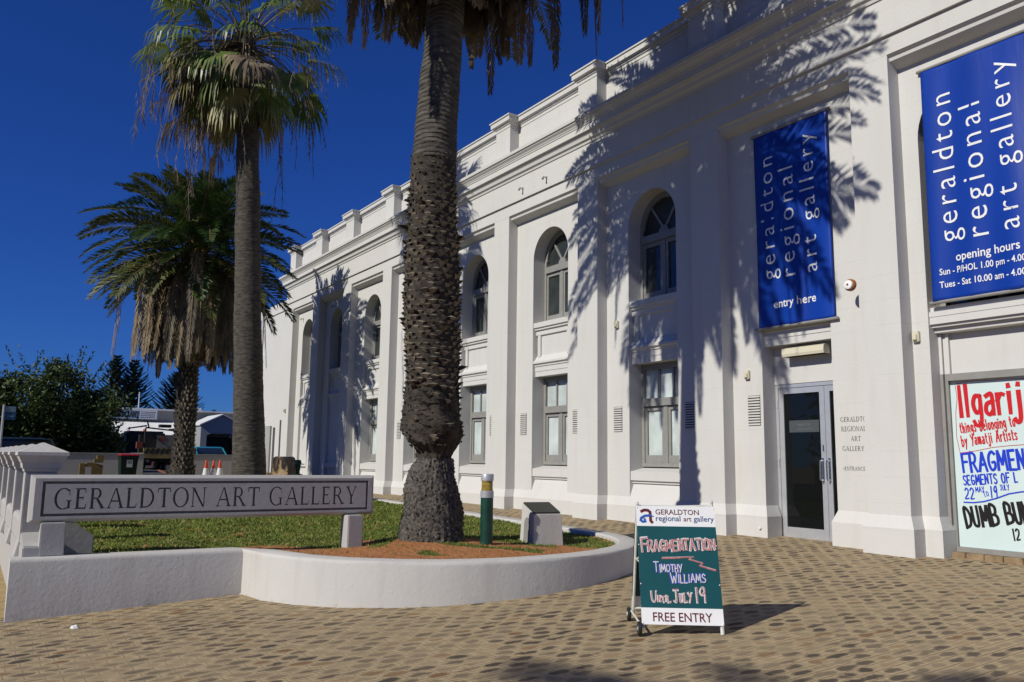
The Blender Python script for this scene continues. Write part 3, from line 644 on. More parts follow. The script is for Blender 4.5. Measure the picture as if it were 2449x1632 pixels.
# cut lettering beside the door
m = MB()
for tx, z, h, xo in (('GERALDTON', 2.235, .066, -7.215), ('REGIONAL', 2.105, .066, -7.205), ('ART', 1.97, .066, -7.06), ('GALLERY', 1.835, .066, -7.20), ('<ENTRANCE', 1.57, .052, -7.20)):
    P, wd = roman_line(tx, .12)
    for q in P: m.prism([(c[0] * h * .8, c[1] * h) for c in q], (xo, Y1_ - .003, z), (1, 0, 0), (0, 0, 1), (0, .0028 , 0))
M['cutletter'] = mat('wall_letter_grey', (.12, .115, .10), .7)
m.build('wall_lettering', 'cutletter', ga)
# amber alarm siren, small fittings
m = MB(); c = (-6.79, 10.0, 4.08)
m.loft([[(c[0] + r_ * cos(2 * pi * j / 18), 10.0 - d, c[2] + r_ * sin(2 * pi * j / 18)) for j in range(18)] for r_, d in ((.085, .001), (.085, .03), (.075, .05))], True, True, 0)
m.loft([[(c[0] + r_ * cos(2 * pi * j / 18), 10.0 - d, c[2] + r_ * sin(2 * pi * j / 18)) for j in range(18)] for r_, d in ((.062, .051), (.06, .075), (.03, .085))], True, True, 1)
m.loft([[(c[0] + r_ * cos(2 * pi * j / 10), 10.0 - d, c[2] + r_ * sin(2 * pi * j / 10)) for j in range(10)] for r_, d in ((.018, .0855), (.01, .095))], True, True, 2)
m.build('alarm_siren', ['orange_brown', 'board_white', 'orange_brown'], ga, smooth=True)
for (x, y, z) in ((-14.8, 9.955, 7.62), (-13.9, 9.955, 7.62), (-26.6, 10.24, 6.72), (-29.7, 10.24, 6.72)):
    m = MB(); m.box(x - .02, x + .02, y - .015, y, z - .03, z + .03); m.tube([(x, y - .015, z), (x, y - .09, z + .01)], .009, 6); m.tube([(x, y - .08, z + .012), (x, y - .11, z - .05)], [.018, .026], 8); m.build('spotlight', 'frame', ga)
for (x, y, z) in ((-11.95, 10.24, 4.22), (-6.03, 10.24, 3.3), (-8.83, 10.24, 3.02), (-30.5, 9.99, 3.35)):
    m = MB(); m.box(x - .045, x + .045, y - .05, y - .001, z - .07, z + .07); m.box(x - .03, x + .03, y - .075, y - .051, z - .05, z + .03); m.build('junction_box', 'cream', ga, bevel=.008)
m = MB(); m.tube([(-8.62, 10.22, .55), (-8.62, 10.22, .66), (-8.62, 10.16, .69)], [.018, .018, .028], 8); m.build('hose_tap', 'tubewhite', ga)
# shop window beside the door with hand painted notices
sa, sb = BAYS[8][2:4]; c = (sa + sb) / 2; rr = (sb - sa) / 2; y = 10.54; m = MB(); zs = 5.92
m.box(sa + .002, sa + .08, y, y + .09, 3.6, zs); m.box(sb - .08, sb - .002, y, y + .09, 3.6, zs); m.box(c - .05, c + .05, y, y + .09, 3.6, zs + rr - .1); m.box(sa + .081, c - .051, y - .02, y + .09, 5.7, 5.84); m.box(c + .051, sb - .081, y - .02, y + .09, 5.7, 5.84)
for k in range(24):
    a, b = pi * k / 24, pi * (k + 1) / 24
    m.prism([(c - (rr - .003) * cos(a), zs + (rr - .003) * sin(a)), (c - (rr - .003) * cos(b), zs + (rr - .003) * sin(b)), (c - (rr - .10) * cos(b), zs + (rr - .10) * sin(b)), (c - (rr - .10) * cos(a), zs + (rr - .10) * sin(a))], (0, y, 0), (1, 0, 0), (0, 0, 1), (0, .09, 0))
f = m.build('arched_window', 'frame', ga); g = MB(); g.box(sa + .03, sb - .03, y + .055, y + .058, 3.6, zs + .3); g.build('pane', 'glass_up', f)
m = MB(); m.prism([(10.78, 3.70), (10.30, 3.66), (10.30, 3.60), (10.262, 3.60), (10.262, 3.535), (10.27, 3.53), (10.27, 3.44), (10.30, 3.44), (10.31, 3.40), (10.36, 3.40), (10.37, 3.34), (10.46, 3.33), (10.78, 3.33)], (sa + .002, 0, 0), (0, 1, 0), (0, 0, 1), (sb - sa - .004, 0, 0)); m.build('window_lintel', 'trim', ga)
m = MB(); m.box(sa + .12, sb - .12, 10.50, 10.78, 2.81, 3.328)
for d, yy in ((.002, 10.44), (.045, 10.47), (.085, 10.455)): m.box(sa + d, sa + d + .038, yy, 10.7, 2.81, 3.327); m.box(sb - d - .038, sb - d, yy, 10.7, 2.81, 3.327)
m.build('window_head_panel', 'trim', ga)
m = MB(); 
for d, yy in ((.002, 10.43), (.045, 10.47)): m.box(sa + d, sa + d + .041, yy, 10.6, .60, 2.808); m.box(sb - d - .041, sb - d, yy, 10.6, .60, 2.808)
m.box(sa + .088, sb - .088, 10.43, 10.6, 2.72, 2.808); m.box(sa + .088, sb - .088, 10.46, 10.6, .60, .66)
shop = m.build('display_window', 'frame', ga)
g = MB(); g.box(sa + .089, sb - .089, 10.50, 10.506, .661, 2.719); g.build('pane', 'poster', shop)
br = MB()
for k in range(7):
    x = sa + .01 + k * .221; br.box(x, x + .212, 10.36 + .004 * (k % 2), 10.62, .30, .598)
br.build('brick_sill', 'brick', ga, bevel=.008)
o = (0, 10.498, 0); du, dv, dn = (1, 0, 0), (0, 0, 1), (0, -1, 0)
m = MB(); A = math.atan(.02)
def wr(mb, tx, x, z, h, wd, tilt, sx, gap=.13, jit=.03, seed=1, step=.00025, taper=.15):
    st, w_ = hand(tx, h, wd, gap, jit, sx, seed=seed, taper=taper); put_strokes(mb, st, o, du, dv, dn, x, z, tilt, .001, step)
    return w_
st, w_ = hand('Ilgarij', .38, .056, .12, .012, .66, seed=4, taper=.2); put_strokes(m, st, o, du, dv, dn, -5.67, 2.27, .04, .001)
wr(m, 'things belonging to', -5.68, 2.06, .125, .016, .11, .47, .12, .025, 2)
wr(m, 'by Yamatji Artists', -5.67, 1.90, .125, .016, .11, .5, .12, .025, 3)
for pts in ([(-5.70, 2.68), (-5.6, 2.70), (-5.45, 2.705), (-5.25, 2.695), (-5.1, 2.70), (-4.9, 2.69), (-4.6, 2.70)], [(-5.715, 2.66), (-5.70, 2.5), (-5.73, 2.3), (-5.735, 2.0), (-5.705, 1.82)], [(-5.705, 1.81), (-5.5, 1.84), (-5.3, 1.88), (-5.1, 1.90), (-4.8, 1.92)]): put_strokes(m, [ribbon(pts, .006)], o, du, dv, dn)
m.build('red_lettering', 'red_paint', shop, flipfix=False)
m = MB(); wr(m, 'FRAGMENTATION', -5.675, 1.575, .225, .034, .075, .66, .13, .015, 5)
wr(m, 'SEGMENTS OF L', -5.68, 1.415, .115, .018, .085, .62, .14, .02, 6)
wr(m, '22', -5.67, 1.25, .13, .018, .05, .7, .14); wr(m, 'MAY', -5.54, 1.335, .06, .01, .08, .8); wr(m, 'to', -5.44, 1.285, .085, .009, .25, .8); wr(m, '19', -5.36, 1.28, .13, .018, .05, .6, .16); wr(m, 'JULY', -5.245, 1.37, .06, .009, .1, .7)
put_strokes(m, [ribbon([(-5.695, 1.205), (-5.58, 1.205), (-5.45, 1.225), (-5.3, 1.27), (-5.15, 1.33), (-5.0, 1.36), (-4.8, 1.37)], .016)], o, du, dv, dn)
m.build('blue_lettering', 'blue_paint', shop, flipfix=False)
m = MB(); wr(m, 'DUMB BUN', -5.675, .90, .235, .038, .15, .57, .13, .02, 8); wr(m, '12 -', -5.13, .79, .13, .02, .12, .6, .14); m.build('black_lettering', 'black_paint', shop, flipfix=False)

# left wing set back from the facade
m = MB(); W0 = -34.2; yy = 10.03
for x0, x1, z0, z1 in ((W0, -31.98, .1, 7.22), (-31.98, -31.70, 2.76, 7.22), (-31.70, -31.20, .1, 7.22), (-31.20, -31.0, 3.02, 7.22), (-31.0, XL - .003, .1, 7.22)): m.box(x0, x1, yy, 10.5, z0, z1)
m.box(W0 - .04, XL - .05, yy - .04, 10.5, 7.222, 7.60); m.box(W0, XL, 10.501, 20, .1, 7.5)
wg = m.build('side_wing', 'white', ga)
m = MB(); m.box(-32.95, -32.12, 9.96, 10.028, .7, 2.83); m.build('wing_door', 'grey_wall', wg)
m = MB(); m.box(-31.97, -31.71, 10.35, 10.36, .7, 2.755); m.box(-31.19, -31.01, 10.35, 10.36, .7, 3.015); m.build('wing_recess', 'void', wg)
m = MB(); m.tube([(-33.9, 9.98, 7.5), (-33.9, 9.98, .7)], .045, 8); m.build('downpipe', 'trim', wg)
m = MB(); m.box(-33.4, -30.9, 9.55, 9.95, .5, 1.06); m.build('wing_step', 'brick', wg, bevel=.01)

# ------------------------------------------------------------------ banners
def banner(x0, x1, label, tail):
    t = thing('wall_banner', label, 'banner', ((x0 + x1) / 2, 10.2, 3.7), 'blue vertical banners on the gallery front')
    m = MB(); nx, nz = 30, 60; z0, z1 = 3.71, 6.81
    def Yf(x, z):
        u = (x - x0) / (x1 - x0); v = (z - z0) / (z1 - z0)
        return 10.195 - .012 * sin(u * 9 + 2 * v + x0) * (.3 + v * (1 - v) * 2) - .014 * sin(u * 17 + x0 * 3 - v * 2) * (.25 + .75 * (1 - v)) - .012 * sin(v * pi) * sin(u * pi)
    for i in range(nx + 1):
        for j in range(nz + 1):
            x = x0 + (x1 - x0) * i / nx; z = z0 + (z1 - z0) * j / nz; m.v.append((x, Yf(x, z), z))
    for i in range(nx):
        for j in range(nz):
            a = i * (nz + 1) + j; m.f.append((a, a + nz + 1, a + nz + 2, a + 1)); m.m.append(0)
    sh = m.build('sheet', 'banner', t, smooth=True, flipfix=False)
    sd = sh.modifiers.new('thick', 'SOLIDIFY'); sd.thickness = .004; sd.offset = -1
    def place(vf, x, z, rot=0):
        l = MB(); c, s = cos(rot), sin(rot)
        # subdivide nothing: glyph vertices follow the cloth
        l.add([(p[0], p[1], 0) for p in vf[0]], vf[1], lambda a, b, q: (x0 + x + a * c - b * s, Yf(x0 + x + a * c - b * s, z + a * s + b * c) - .006, z + a * s + b * c)); l.build('lettering', 'whitetext', sh, flipfix=False)
    for tx, x, za, zb in (('geraldton', .46, 4.44, 6.40), ('regional', .83, 4.44, 6.14), ('art gallery', 1.19, 4.44, 6.56)):
        place(fit(sans(tx, .3, 'LEFT', -.002, 1, 1.32), 0, zb - za), x, za, pi / 2)
    for tx, xa, xb, z, h in tail: place(fit(sans(tx, .16, 'LEFT', .002, .8), 0, xb - xa, 0, h), xa, z)
    for z in (3.70, 6.82):
        k = MB(); k.tube([(x0 - .05, 10.2, z), (x1 + .05, 10.2, z)], .022, 8)
        for x in (x0 - .02, x1 + .02): k.box(x - .015, x + .015, 10.19, 10.262 if z < 5 else 10.245, z - .02, z + .02)
        k.build('rail', 'frame', t)
banner(-8.56, -7.20, 'narrow blue banner above the entrance door, half shaded by the palm', [('entry here', .31, 1.06, 3.95, .17)])
banner(-5.76, -4.41, 'blue banner with opening hours above the display window, fully sunlit', [('opening hours', .32, 1.09, 4.15, .145), ('Sun - P/HOL 1.00 pm - 4.00 pm', .11, 1.28, 4.01, .11), ('Tues - Sat 10.00 am - 4.00 pm', .10, 1.28, 3.845, .11)])
# ------------------------------------------------------------------ planter wall round the lawn
mb = MB(); rings = []
n = len(OUT); bev = .018
inn = INN
for k in range(n):
    (x, y), (xi, yi) = OUT[k], inn[k]; zt = wall_top(k); d = Vector((x - xi, y - yi)); L = d.length; d /= L
    bt = .015 if k < 2 else (.05 if k < 14 else .01); gz = min(G(x, y), GF(x) if k == 0 else 9) - .25
    wob = .006 * sin(k * 2.3)
    pt = lambda o, z: (x + d.x * o, y + d.y * o, z)
    rings.append([pt(-bt * .2 + (0 if k < 2 else bt), gz), pt(wob, zt - bev * 2.2), pt(-bev * .5, zt - bev * .6), pt(-bev * 1.6, zt), pt(-L + bev * 1.2, zt), pt(-L + .004, zt - bev), pt(-L, zt - .35)])
mb.loft(rings, True, True)
pw = mb.build('planter_wall', 'planter', None, (-8.5, 4, .2), smooth=True)
ft = pw.data.attributes.new('foot', 'FLOAT', 'POINT'); ft.data.foreach_set('value', [1.0 if v.co.z + .2 < G(v.co.x - 8.5, v.co.y + 4) - .1 else 0.0 for v in pw.data.vertices])
tag(pw, 'low white rendered retaining wall curving round the lawn and the red earth', 'wall')

# ------------------------------------------------------------------ street boundary wall: piers with stepped caps
bw = thing('boundary_wall', 'white wall of small capped piers running back beside the footpath', 'wall', (-20, .78, .5))
m = MB(); m.box(-31.4, -9.53, .60, .86, -.1, .74)
m.loft([[(-31.4, .60, .742), (-9.6, .60, .742), (-9.6, .86, .742), (-31.4, .86, .742)], [(-31.4, .60, .95), (-10.4, .60, .95), (-10.4, .82, .95), (-31.4, .82, .95)], [(-31.4, .63, .985), (-10.42, .63, .985), (-10.42, .79, .985), (-31.4, .79, .985)]])
m.build('wall_base', 'signw', bw, bevel=.01)
p0 = None
for k in range(14):
    x = -10.16 - 1.62 * k
    if k == 0:
        m = MB(); m.box(x - .15, x + .15, .595, .885, .60, 1.46); m.frustum(x - .19, x + .19, .555, .925, .60, .78, .04); p0 = m.build('pier', 'signw', bw, bevel=.008)
        c = MB(); cy = .74
        for h0, h1, a0, a1 in ((1.462, 1.50, .155, .165), (1.50, 1.555, .175, .185), (1.555, 1.63, .19, .225), (1.63, 1.665, .235, .235)): c.loft([[(x + sx * a, cy + sy * a, z) for sx, sy in ((-1, -1), (1, -1), (1, 1), (-1, 1))] for a, z in ((a0, h0), (a1, h1 - .001))])
        c.loft([[(x + sx * a, cy + sy * a, z) for sx, sy in ((-1, -1), (1, -1), (1, 1), (-1, 1))] for a, z in ((.235, 1.6652), (.012, 1.765))]); c.build('pier_cap', 'planter', p0)
    else: copy_part(p0, (-1.62 * k, 0, 0), bw)
m = MB(); m.prism([(.887, .60), (1.285, .60), (1.285, .79), (1.10, .93), (.887, .97)], (-10.30, 0, 0), (0, 1, 0), (0, 0, 1), (.28, 0, 0)); m.build('buttress', 'signw', bw, bevel=.012)

# ------------------------------------------------------------------ carved name sign on two posts
sg = thing('name_sign', 'long white concrete sign with carved gallery name on two low posts', 'sign', (-9.7, 2.4, .65))
xs, xb = -9.6, -9.78; y0, y1, z0, z1 = .63, 4.31, .972, 1.437
m = MB(); ch = .035
m.loft([[(xb + 0, y0, z0), (xb, y1, z0), (xb, y1, z1), (xb, y0, z1)], [(xs - ch, y0, z0), (xs - ch, y1, z0), (xs - ch, y1, z1), (xs - ch, y0, z1)], [(xs, y0 + ch, z0 + ch * .9), (xs, y1 - ch, z0 + ch * .9), (xs, y1 - ch, z1 - ch * .9), (xs, y0 + ch, z1 - ch * .9)]])
bd = m.build('board', 'signw', sg)
P, wd = roman_line('GERALDTON ART GALLERY', .085); H = .208; tw = 3.24; sx = tw / wd; ty = .84; tz = 1.098
cut = MB()
def carve(q, dep): cut.prism([(c[0], c[1]) for c in q], (xs - dep, 0, 0), (0, 1, 0), (0, 0, 1), (dep + .02, 0, 0))
for q in P: carve([(ty + c[0] * sx, tz + c[1] * H) for c in q], .022)
GRV = ((y0 + .10, y1 - .085, 1.350, 1.376), (y0 + .10, y1 - .085, 1.030, 1.056), (y0 + .10, y0 + .128, 1.056, 1.350), (y1 - .113, y1 - .085, 1.056, 1.350))
for a, b, c, d in GRV: carve([(a, c), (b, c), (b, d), (a, d)], .02)
cm = cut.build('cutter', 'letter', sg)
bo = bd.modifiers.new('carve', 'BOOLEAN'); bo.operation = 'DIFFERENCE'; bo.solver = 'EXACT'; bo.use_self = True; bo.object = cm
dg = bpy.context.evaluated_depsgraph_get(); dg.update()
me2 = bpy.data.meshes.new_from_object(bd.evaluated_get(dg)); bd.modifiers.clear(); old = bd.data; bd.data = me2
bpy.data.objects.remove(cm)
# paint in the bottom of the carving
m = MB()
for i, q in enumerate(P): m.poly([(xs - .0195 + .00006 * (i % 5), ty + c[0] * sx, tz + c[1] * H) for c in q])
for i, (a, b, c, d) in enumerate(GRV): m.poly([(xs - .0175, y_, z_) for y_, z_ in ((a, c), (b, c), (b, d), (a, d))])
m.build('carved_lettering', 'letter', sg, flipfix=False)
for ya, yb, zb in ((.74, .96, .648), (3.93, 4.12, .55)):
    m = MB(); m.box(-9.70, -9.47 if ya > 2 else -9.52, ya, yb, zb, .97); m.box(-9.72, -9.701, ya + .01, yb - .01, zb, .969); m.build('post', 'signw', sg, bevel=.012)

# ------------------------------------------------------------------ bollard light, plaque block
bl = thing('bollard_light', 'green bollard light with amber lens standing in the red earth', 'bollard', (-8.86, 5.48, .60))
bx, by, bz = -8.86, 5.48, LAWN(-8.86, 5.48)
m = MB(); m.lathe([(.078, -.15), (.078, .56)], (bx, by, bz), 24); m.build('post', 'green_post', bl, smooth=True)
m = MB(); m.lathe([(.082, .561), (.082, .64), (.076, .645)], (bx, by, bz), 24); m.build('collar', 'silver', bl, smooth=True)
m = MB(); m.lathe([(.07, .646), (.072, .66), (.066, .70), (.072, .705), (.066, .745), (.072, .75), (.068, .765)], (bx, by, bz), 24); m.build('lens', 'amber', bl, smooth=True)
m = MB(); m.lathe([(.079, .766), (.079, .84), (.074, .848), (.0, .85)], (bx, by, bz), 24); m.build('cap', 'silver', bl, smooth=True)

pk = thing('plaque_block', 'small white concrete block with sloping bronze plaque near the path', 'plaque', (-9.05, 6.5, .6))
# faces the camera obliquely: front normal f, side s
fx = Vector((.989, -.15, 0)).normalized(); sx_ = Vector((.15, .989, 0)).normalized(); c0 = Vector((-9.02, 6.42, LAWN(-9.02, 6.42) - .05))
def blk(u, v, z): return tuple(c0 + sx_ * u + fx * v + Vector((0, 0, z)))
m = MB(); wT, wB = .20, .225
rows = [(-.06, .20, -.20), (.42, .165, -.17), (.50, .16, -.17)]
m.loft([[blk(-wB, .20, -.03), blk(wB, .20, -.03), blk(wB, -.20, -.03), blk(-wB, -.20, -.03)], [blk(-wT, .17, .43), blk(wT, .17, .43), blk(wT, -.17, .55), blk(-wT, -.17, .55)]])
m.build('block', 'planter', pk, bevel=.008)
m = MB(); m.loft([[blk(-wT + .01, .158, .441), blk(wT - .01, .158, .441), blk(wT - .01, -.158, .553), blk(-wT + .01, -.158, .553)], [blk(-wT + .01, .158, .456), blk(wT - .01, .158, .456), blk(wT - .01, -.158, .568), blk(-wT + .01, -.158, .568)]]); m.build('plaque', 'plaque', pk)
m = MB(); pts = [(-.085, 0.0), (.085, 0.0), (.085, .30)] + [(.085 * cos(pi * k / 10), .30 + .085 * sin(pi * k / 10)) for k in range(1, 10)] + [(-.085, .30)]
m.poly([blk(-wB + .0235 * (z + .03) / .46 - .002, u, z) for u, z in pts]); m.build('side_niche', 'frame', pk)

# ------------------------------------------------------------------ sandwich board
sb_ = thing('sandwich_board', 'white framed sandwich board on wheels with green chalk panel', 'sign', (-5.27, 5.15, .26))
A0 = Vector((-5.22, 4.71, 0)); B0 = Vector((-4.83, 5.25, 0)); bk = Vector((-.47, .30, 0)); ux = (B0 - A0).normalized(); Wd = (B0 - A0).length
zg = G(-5.1, 5.0); zt = 1.285
def fp(u, h): # point on the front frame plane: u across, h 0..1 up
    p = A0 + ux * (u * Wd); z = G(p.x, p.y) + .0; return Vector((p.x + bk.x * .5 * h, p.y + bk.y * .5 * h, z + (zt - zg) * h))
def bp_(u, h): p = A0 + bk + ux * (u * Wd); z = G(p.x, p.y); return Vector((p.x - bk.x * .5 * h, p.y - bk.y * .5 * h, z + (zt - zg) * h - .012 * h))
fu = ux; fv = (fp(0, 1) - fp(0, 0)).normalized(); fn = fu.cross(fv).normalized()
if fn.x < 0: fn = -fn
def tub(pts, r=.0125): m.tube(pts, r, 8)
m = MB()
for u in (.03, .97): tub([fp(u, .06 if u < .5 else 0.0), fp(u, 1.035)])
for h in (.11, .30, .985): tub([fp(.03, h), fp(.97, h)], .011)
tub([fp(.97, 0), fp(.97, .1)], .016)
m.build('front_frame', 'tubewhite', sb_, smooth=True)
m = MB()
for u in (.03, .97): tub([bp_(u, .06 if u < .5 else 0), bp_(u, 1.02)])
for h in (.11, .55, .985): tub([bp_(.03, h), bp_(.97, h)], .011)
m.build('back_frame', 'tubewhite', sb_, smooth=True)
m = MB()
tub([fp(.03, .08) - ux * .02, bp_(.03, .09) - ux * .02], .009); tub([fp(.97, .55), bp_(.97, .55)], .006); tub([fp(.03, .55), bp_(.03, .55)], .006)
m.build('brace', 'tubewhite', sb_, smooth=True)
PW = Wd * .985; h0, h1 = .085, 1.0
def panel(fpp, n, front):
    o = fpp(.0075, h0); vv = fpp(0, 1) - fpp(0, 0); vv.normalize(); hh = (fpp(0, h1) - fpp(0, h0)).length
    ou = o + n * .024
    m = MB()
    for a, b, mi in ((0, .135, 0), (.135, .822, 1), (.822, 1, 0)):
        q = [ou + vv * (hh * a), ou + vv * (hh * a) + ux * PW, ou + vv * (hh * b) + ux * PW, ou + vv * (hh * b)]
        i = len(m.v); m.v += [tuple(p) for p in q] + [tuple(p + n * .004) for p in q]
        for f in ((0, 1, 2, 3), (4, 5, 6, 7), (0, 1, 5, 4), (1, 2, 6, 5), (2, 3, 7, 6), (3, 0, 4, 7)): m.f.append(tuple(i + k for k in f)); m.m.append(mi)
    for a in (.01, .33, .66, .985):
        for u in (.012, .988): m.ball(tuple(ou + vv * (hh * a) + ux * (PW * u) + n * .005), .006, 6, 0)
    p = m.build('front_panel' if front else 'back_panel', ['board_white', 'teal'], sb_)
    return ou + n * .004, vv, hh, p
bn = Vector((-fn.x, -fn.y, fn.z))
panel(bp_, bn, False)
po, pv, ph, fpn = panel(fp, fn, True)
def flat(mb, tx, x0, x1, y0, bold=0, mi=0, y1=None, sp=1): put_flat(mb, fit(sans(tx, .1, 'LEFT', bold, 1, sp), x0 * PW, x1 * PW, y0 * ph, None if y1 is None else y1 * ph), po, ux, pv, fn, mi=mi, lift=.0012)
m = MB()
for tx, xa, xb, mi in (('GERALDTON', .245, .80, 0), ('regional', .245, .56, 1), ('art', .598, .70, 0), ('gallery', .727, .985, 1)):
    put_flat(m, fitb(sans(tx, .1, 'LEFT', .001), xa * PW, xb * PW), po, ux, pv, fn, mi=mi, lift=.0012, y=(.925 if tx == 'GERALDTON' else .868) * ph)
flat(m, 'FREE ENTRY', .14, .865, .025, .001, 0, .098)
# round letter emblem, half red and half blue
def stro(mi, pts, w, lift): put_strokes(m, [ribbon([(p[0] * PW, p[1] * ph) for p in pts], w)], po, ux, pv, fn, lift=lift, mi=mi)
stro(0, [(.065, .950), (.10, .962), (.15, .960), (.175, .945), (.178, .91), (.178, .868), (.195, .855)], .024, .0014)
stro(2, [(.175, .915), (.11, .912), (.06, .893), (.05, .872), (.075, .859), (.11, .862), (.10, .882)], .02, .0022)
stro(2, [(.13, .917), (.215, .908)], .008, .0030)
m.build('panel_lettering', ['maroon', 'navy', 'logoblue'], fpn, flipfix=False)
def chalk(tx, x, y, h, wd, tilt, sxx, gap, small, cols, seed, jit=.05, off=(.004, -.004)):
    for c, k, lf, ww in cols:
        st, w_ = hand_fit(tx, h * ph, wd * ww, 0, sxx * PW, gap, jit, small, .15, seed + (0 if k == 0 else 1)); put_strokes(m, st, po, ux, pv, fn, x * PW + off[0] * k, y * ph + off[1] * k, tilt, lf, mi=c, step=.0002)
m = MB()
chalk('FRAGMENTATION', .05, .602, .115, .021, .045, .92, .10, .78, ((1, 0, .0015, 1.0), (0, 1.2, .0045, .62), (1, 2.2, .0075, .14)), 11)
stz = [(.30, .548), (.46, .552), (.69, .561), (.63, .54), (.80, .508), (.76, .487), (.95, .452)]
put_strokes(m, [ribbon([(p[0] * PW, p[1] * ph) for p in stz], .016)], po, ux, pv, fn, lift=.0015, mi=0); put_strokes(m, [ribbon([(p[0] * PW, p[1] * ph + .006) for p in stz], .0035)], po, ux, pv, fn, lift=.003, mi=1)
chalk('TIMOTHY', .185, .43, .085, .011, .02, .345, .12, .72, ((2, 0, .0015, 1.5), (1, 1, .0045, .75)), 21, .04, (.002, -.002))
chalk('WILLIAMS', .385, .345, .085, .011, .02, .43, .12, .80, ((2, 0, .0015, 1.5), (1, 1, .0045, .75)), 31, .04, (.002, -.002))
chalk('UNTIL', .135, .185, .085, .014, .0, .23, .12, .55, ((1, 0, .0015, 1.2), (0, 1, .0045, .35)), 41, .05, (.003, -.002)); chalk('JULY', .41, .185, .10, .015, .03, .22, .12, .66, ((1, 0, .0015, 1.2), (0, 1, .0045, .35)), 51, .05, (.003, -.002)); chalk('19', .68, .185, .115, .016, .02, .12, .2, None, ((1, 0, .0015, 1.2), (0, 1, .0045, .35)), 61, .05, (.003, -.002))
m.build('chalk_lettering', ['chalkred', 'chalkwhite', 'chalkblue'], fpn, flipfix=False)
for fx_, nm in ((fp, 0), (bp_, 1)):
    c = fx_(.03, .0) - ux * .035; zc = G(c.x, c.y) + .058; rr = .058
    ax = ux
    def ringp(r, o, c=c, zc=zc):
        side = Vector((-ax.y, ax.x, 0)); return [tuple(Vector((c.x, c.y, zc)) + ax * o + side * (r * cos(2 * pi * j / 20)) + Vector((0, 0, r * sin(2 * pi * j / 20)))) for j in range(20)]
    m = MB(); m.loft([ringp(.036, -.014), ringp(.05, -.016), ringp(.058, -.008), ringp(.058, .008), ringp(.05, .016), ringp(.036, .014)], True, False); wh = m.build('wheel', 'black', sb_, smooth=True)
    m = MB(); m.loft([ringp(.0355, -.011), ringp(.0355, .011)], True, True); m.loft([ringp(.016, -.02), ringp(.016, .02)], True, True); m.build('rim', 'silver' if not nm else 'tubewhite', wh)
    m = MB(); tub([tuple(Vector((c.x, c.y, zc))), tuple(fx_(.03, .0) + Vector((0, 0, .075)))], .008); m.build('axle', 'tubewhite', sb_)
# ------------------------------------------------------------------ palms
M['bark_base'] = mat('palm_root_bark', (.135, .122, .104), .95, 0, 26, (.03, .027, .023), bump=1.0, bscale=26)
M['stub'] = mat('palm_leaf_stub', (.27, .225, .155), .95, 0, 9, (.10, .085, .065), bump=.7, bscale=40)
M['bark_scale'] = mat('palm_leaf_scars', (.06, .05, .038), .95, 0, 9, (.025, .02, .016), bump=.7, bscale=30)
M['bark_ring'] = mat('palm_ring_bark', (.115, .102, .082), .95, 0, 5, (.038, .034, .028), bump=.7, bscale=18, stretch=(1, 1, 3))
M['bark_fan'] = mat('fan_palm_bark', (.105, .092, .072), .95, 0, 7, (.035, .03, .025), bump=.8, bscale=14, stretch=(1, 1, 4))
M['frond_a'] = leafmat('frond_green', (.065, .115, .028), (.028, .058, .014), .36, .2)
M['frond_b'] = leafmat('frond_olive', (.14, .15, .045), (.06, .08, .022), .45, .2)
M['frond_dead'] = leafmat('frond_dead', (.34, .265, .165), (.12, .09, .058), .8, .2)
M['frond_grey'] = leafmat('frond_dead_grey', (.25, .21, .155), (.085, .072, .055), .8, .2)
M['stalk'] = mat('frond_stalk', (.22, .16, .06), .6, .4, 8)
M['fan_g'] = leafmat('fan_leaf_green', (.19, .25, .06), (.08, .125, .03), .38, .3)
M['fan_y'] = leafmat('fan_leaf_yellowing', (.42, .38, .15), (.22, .21, .075), .5, .25)

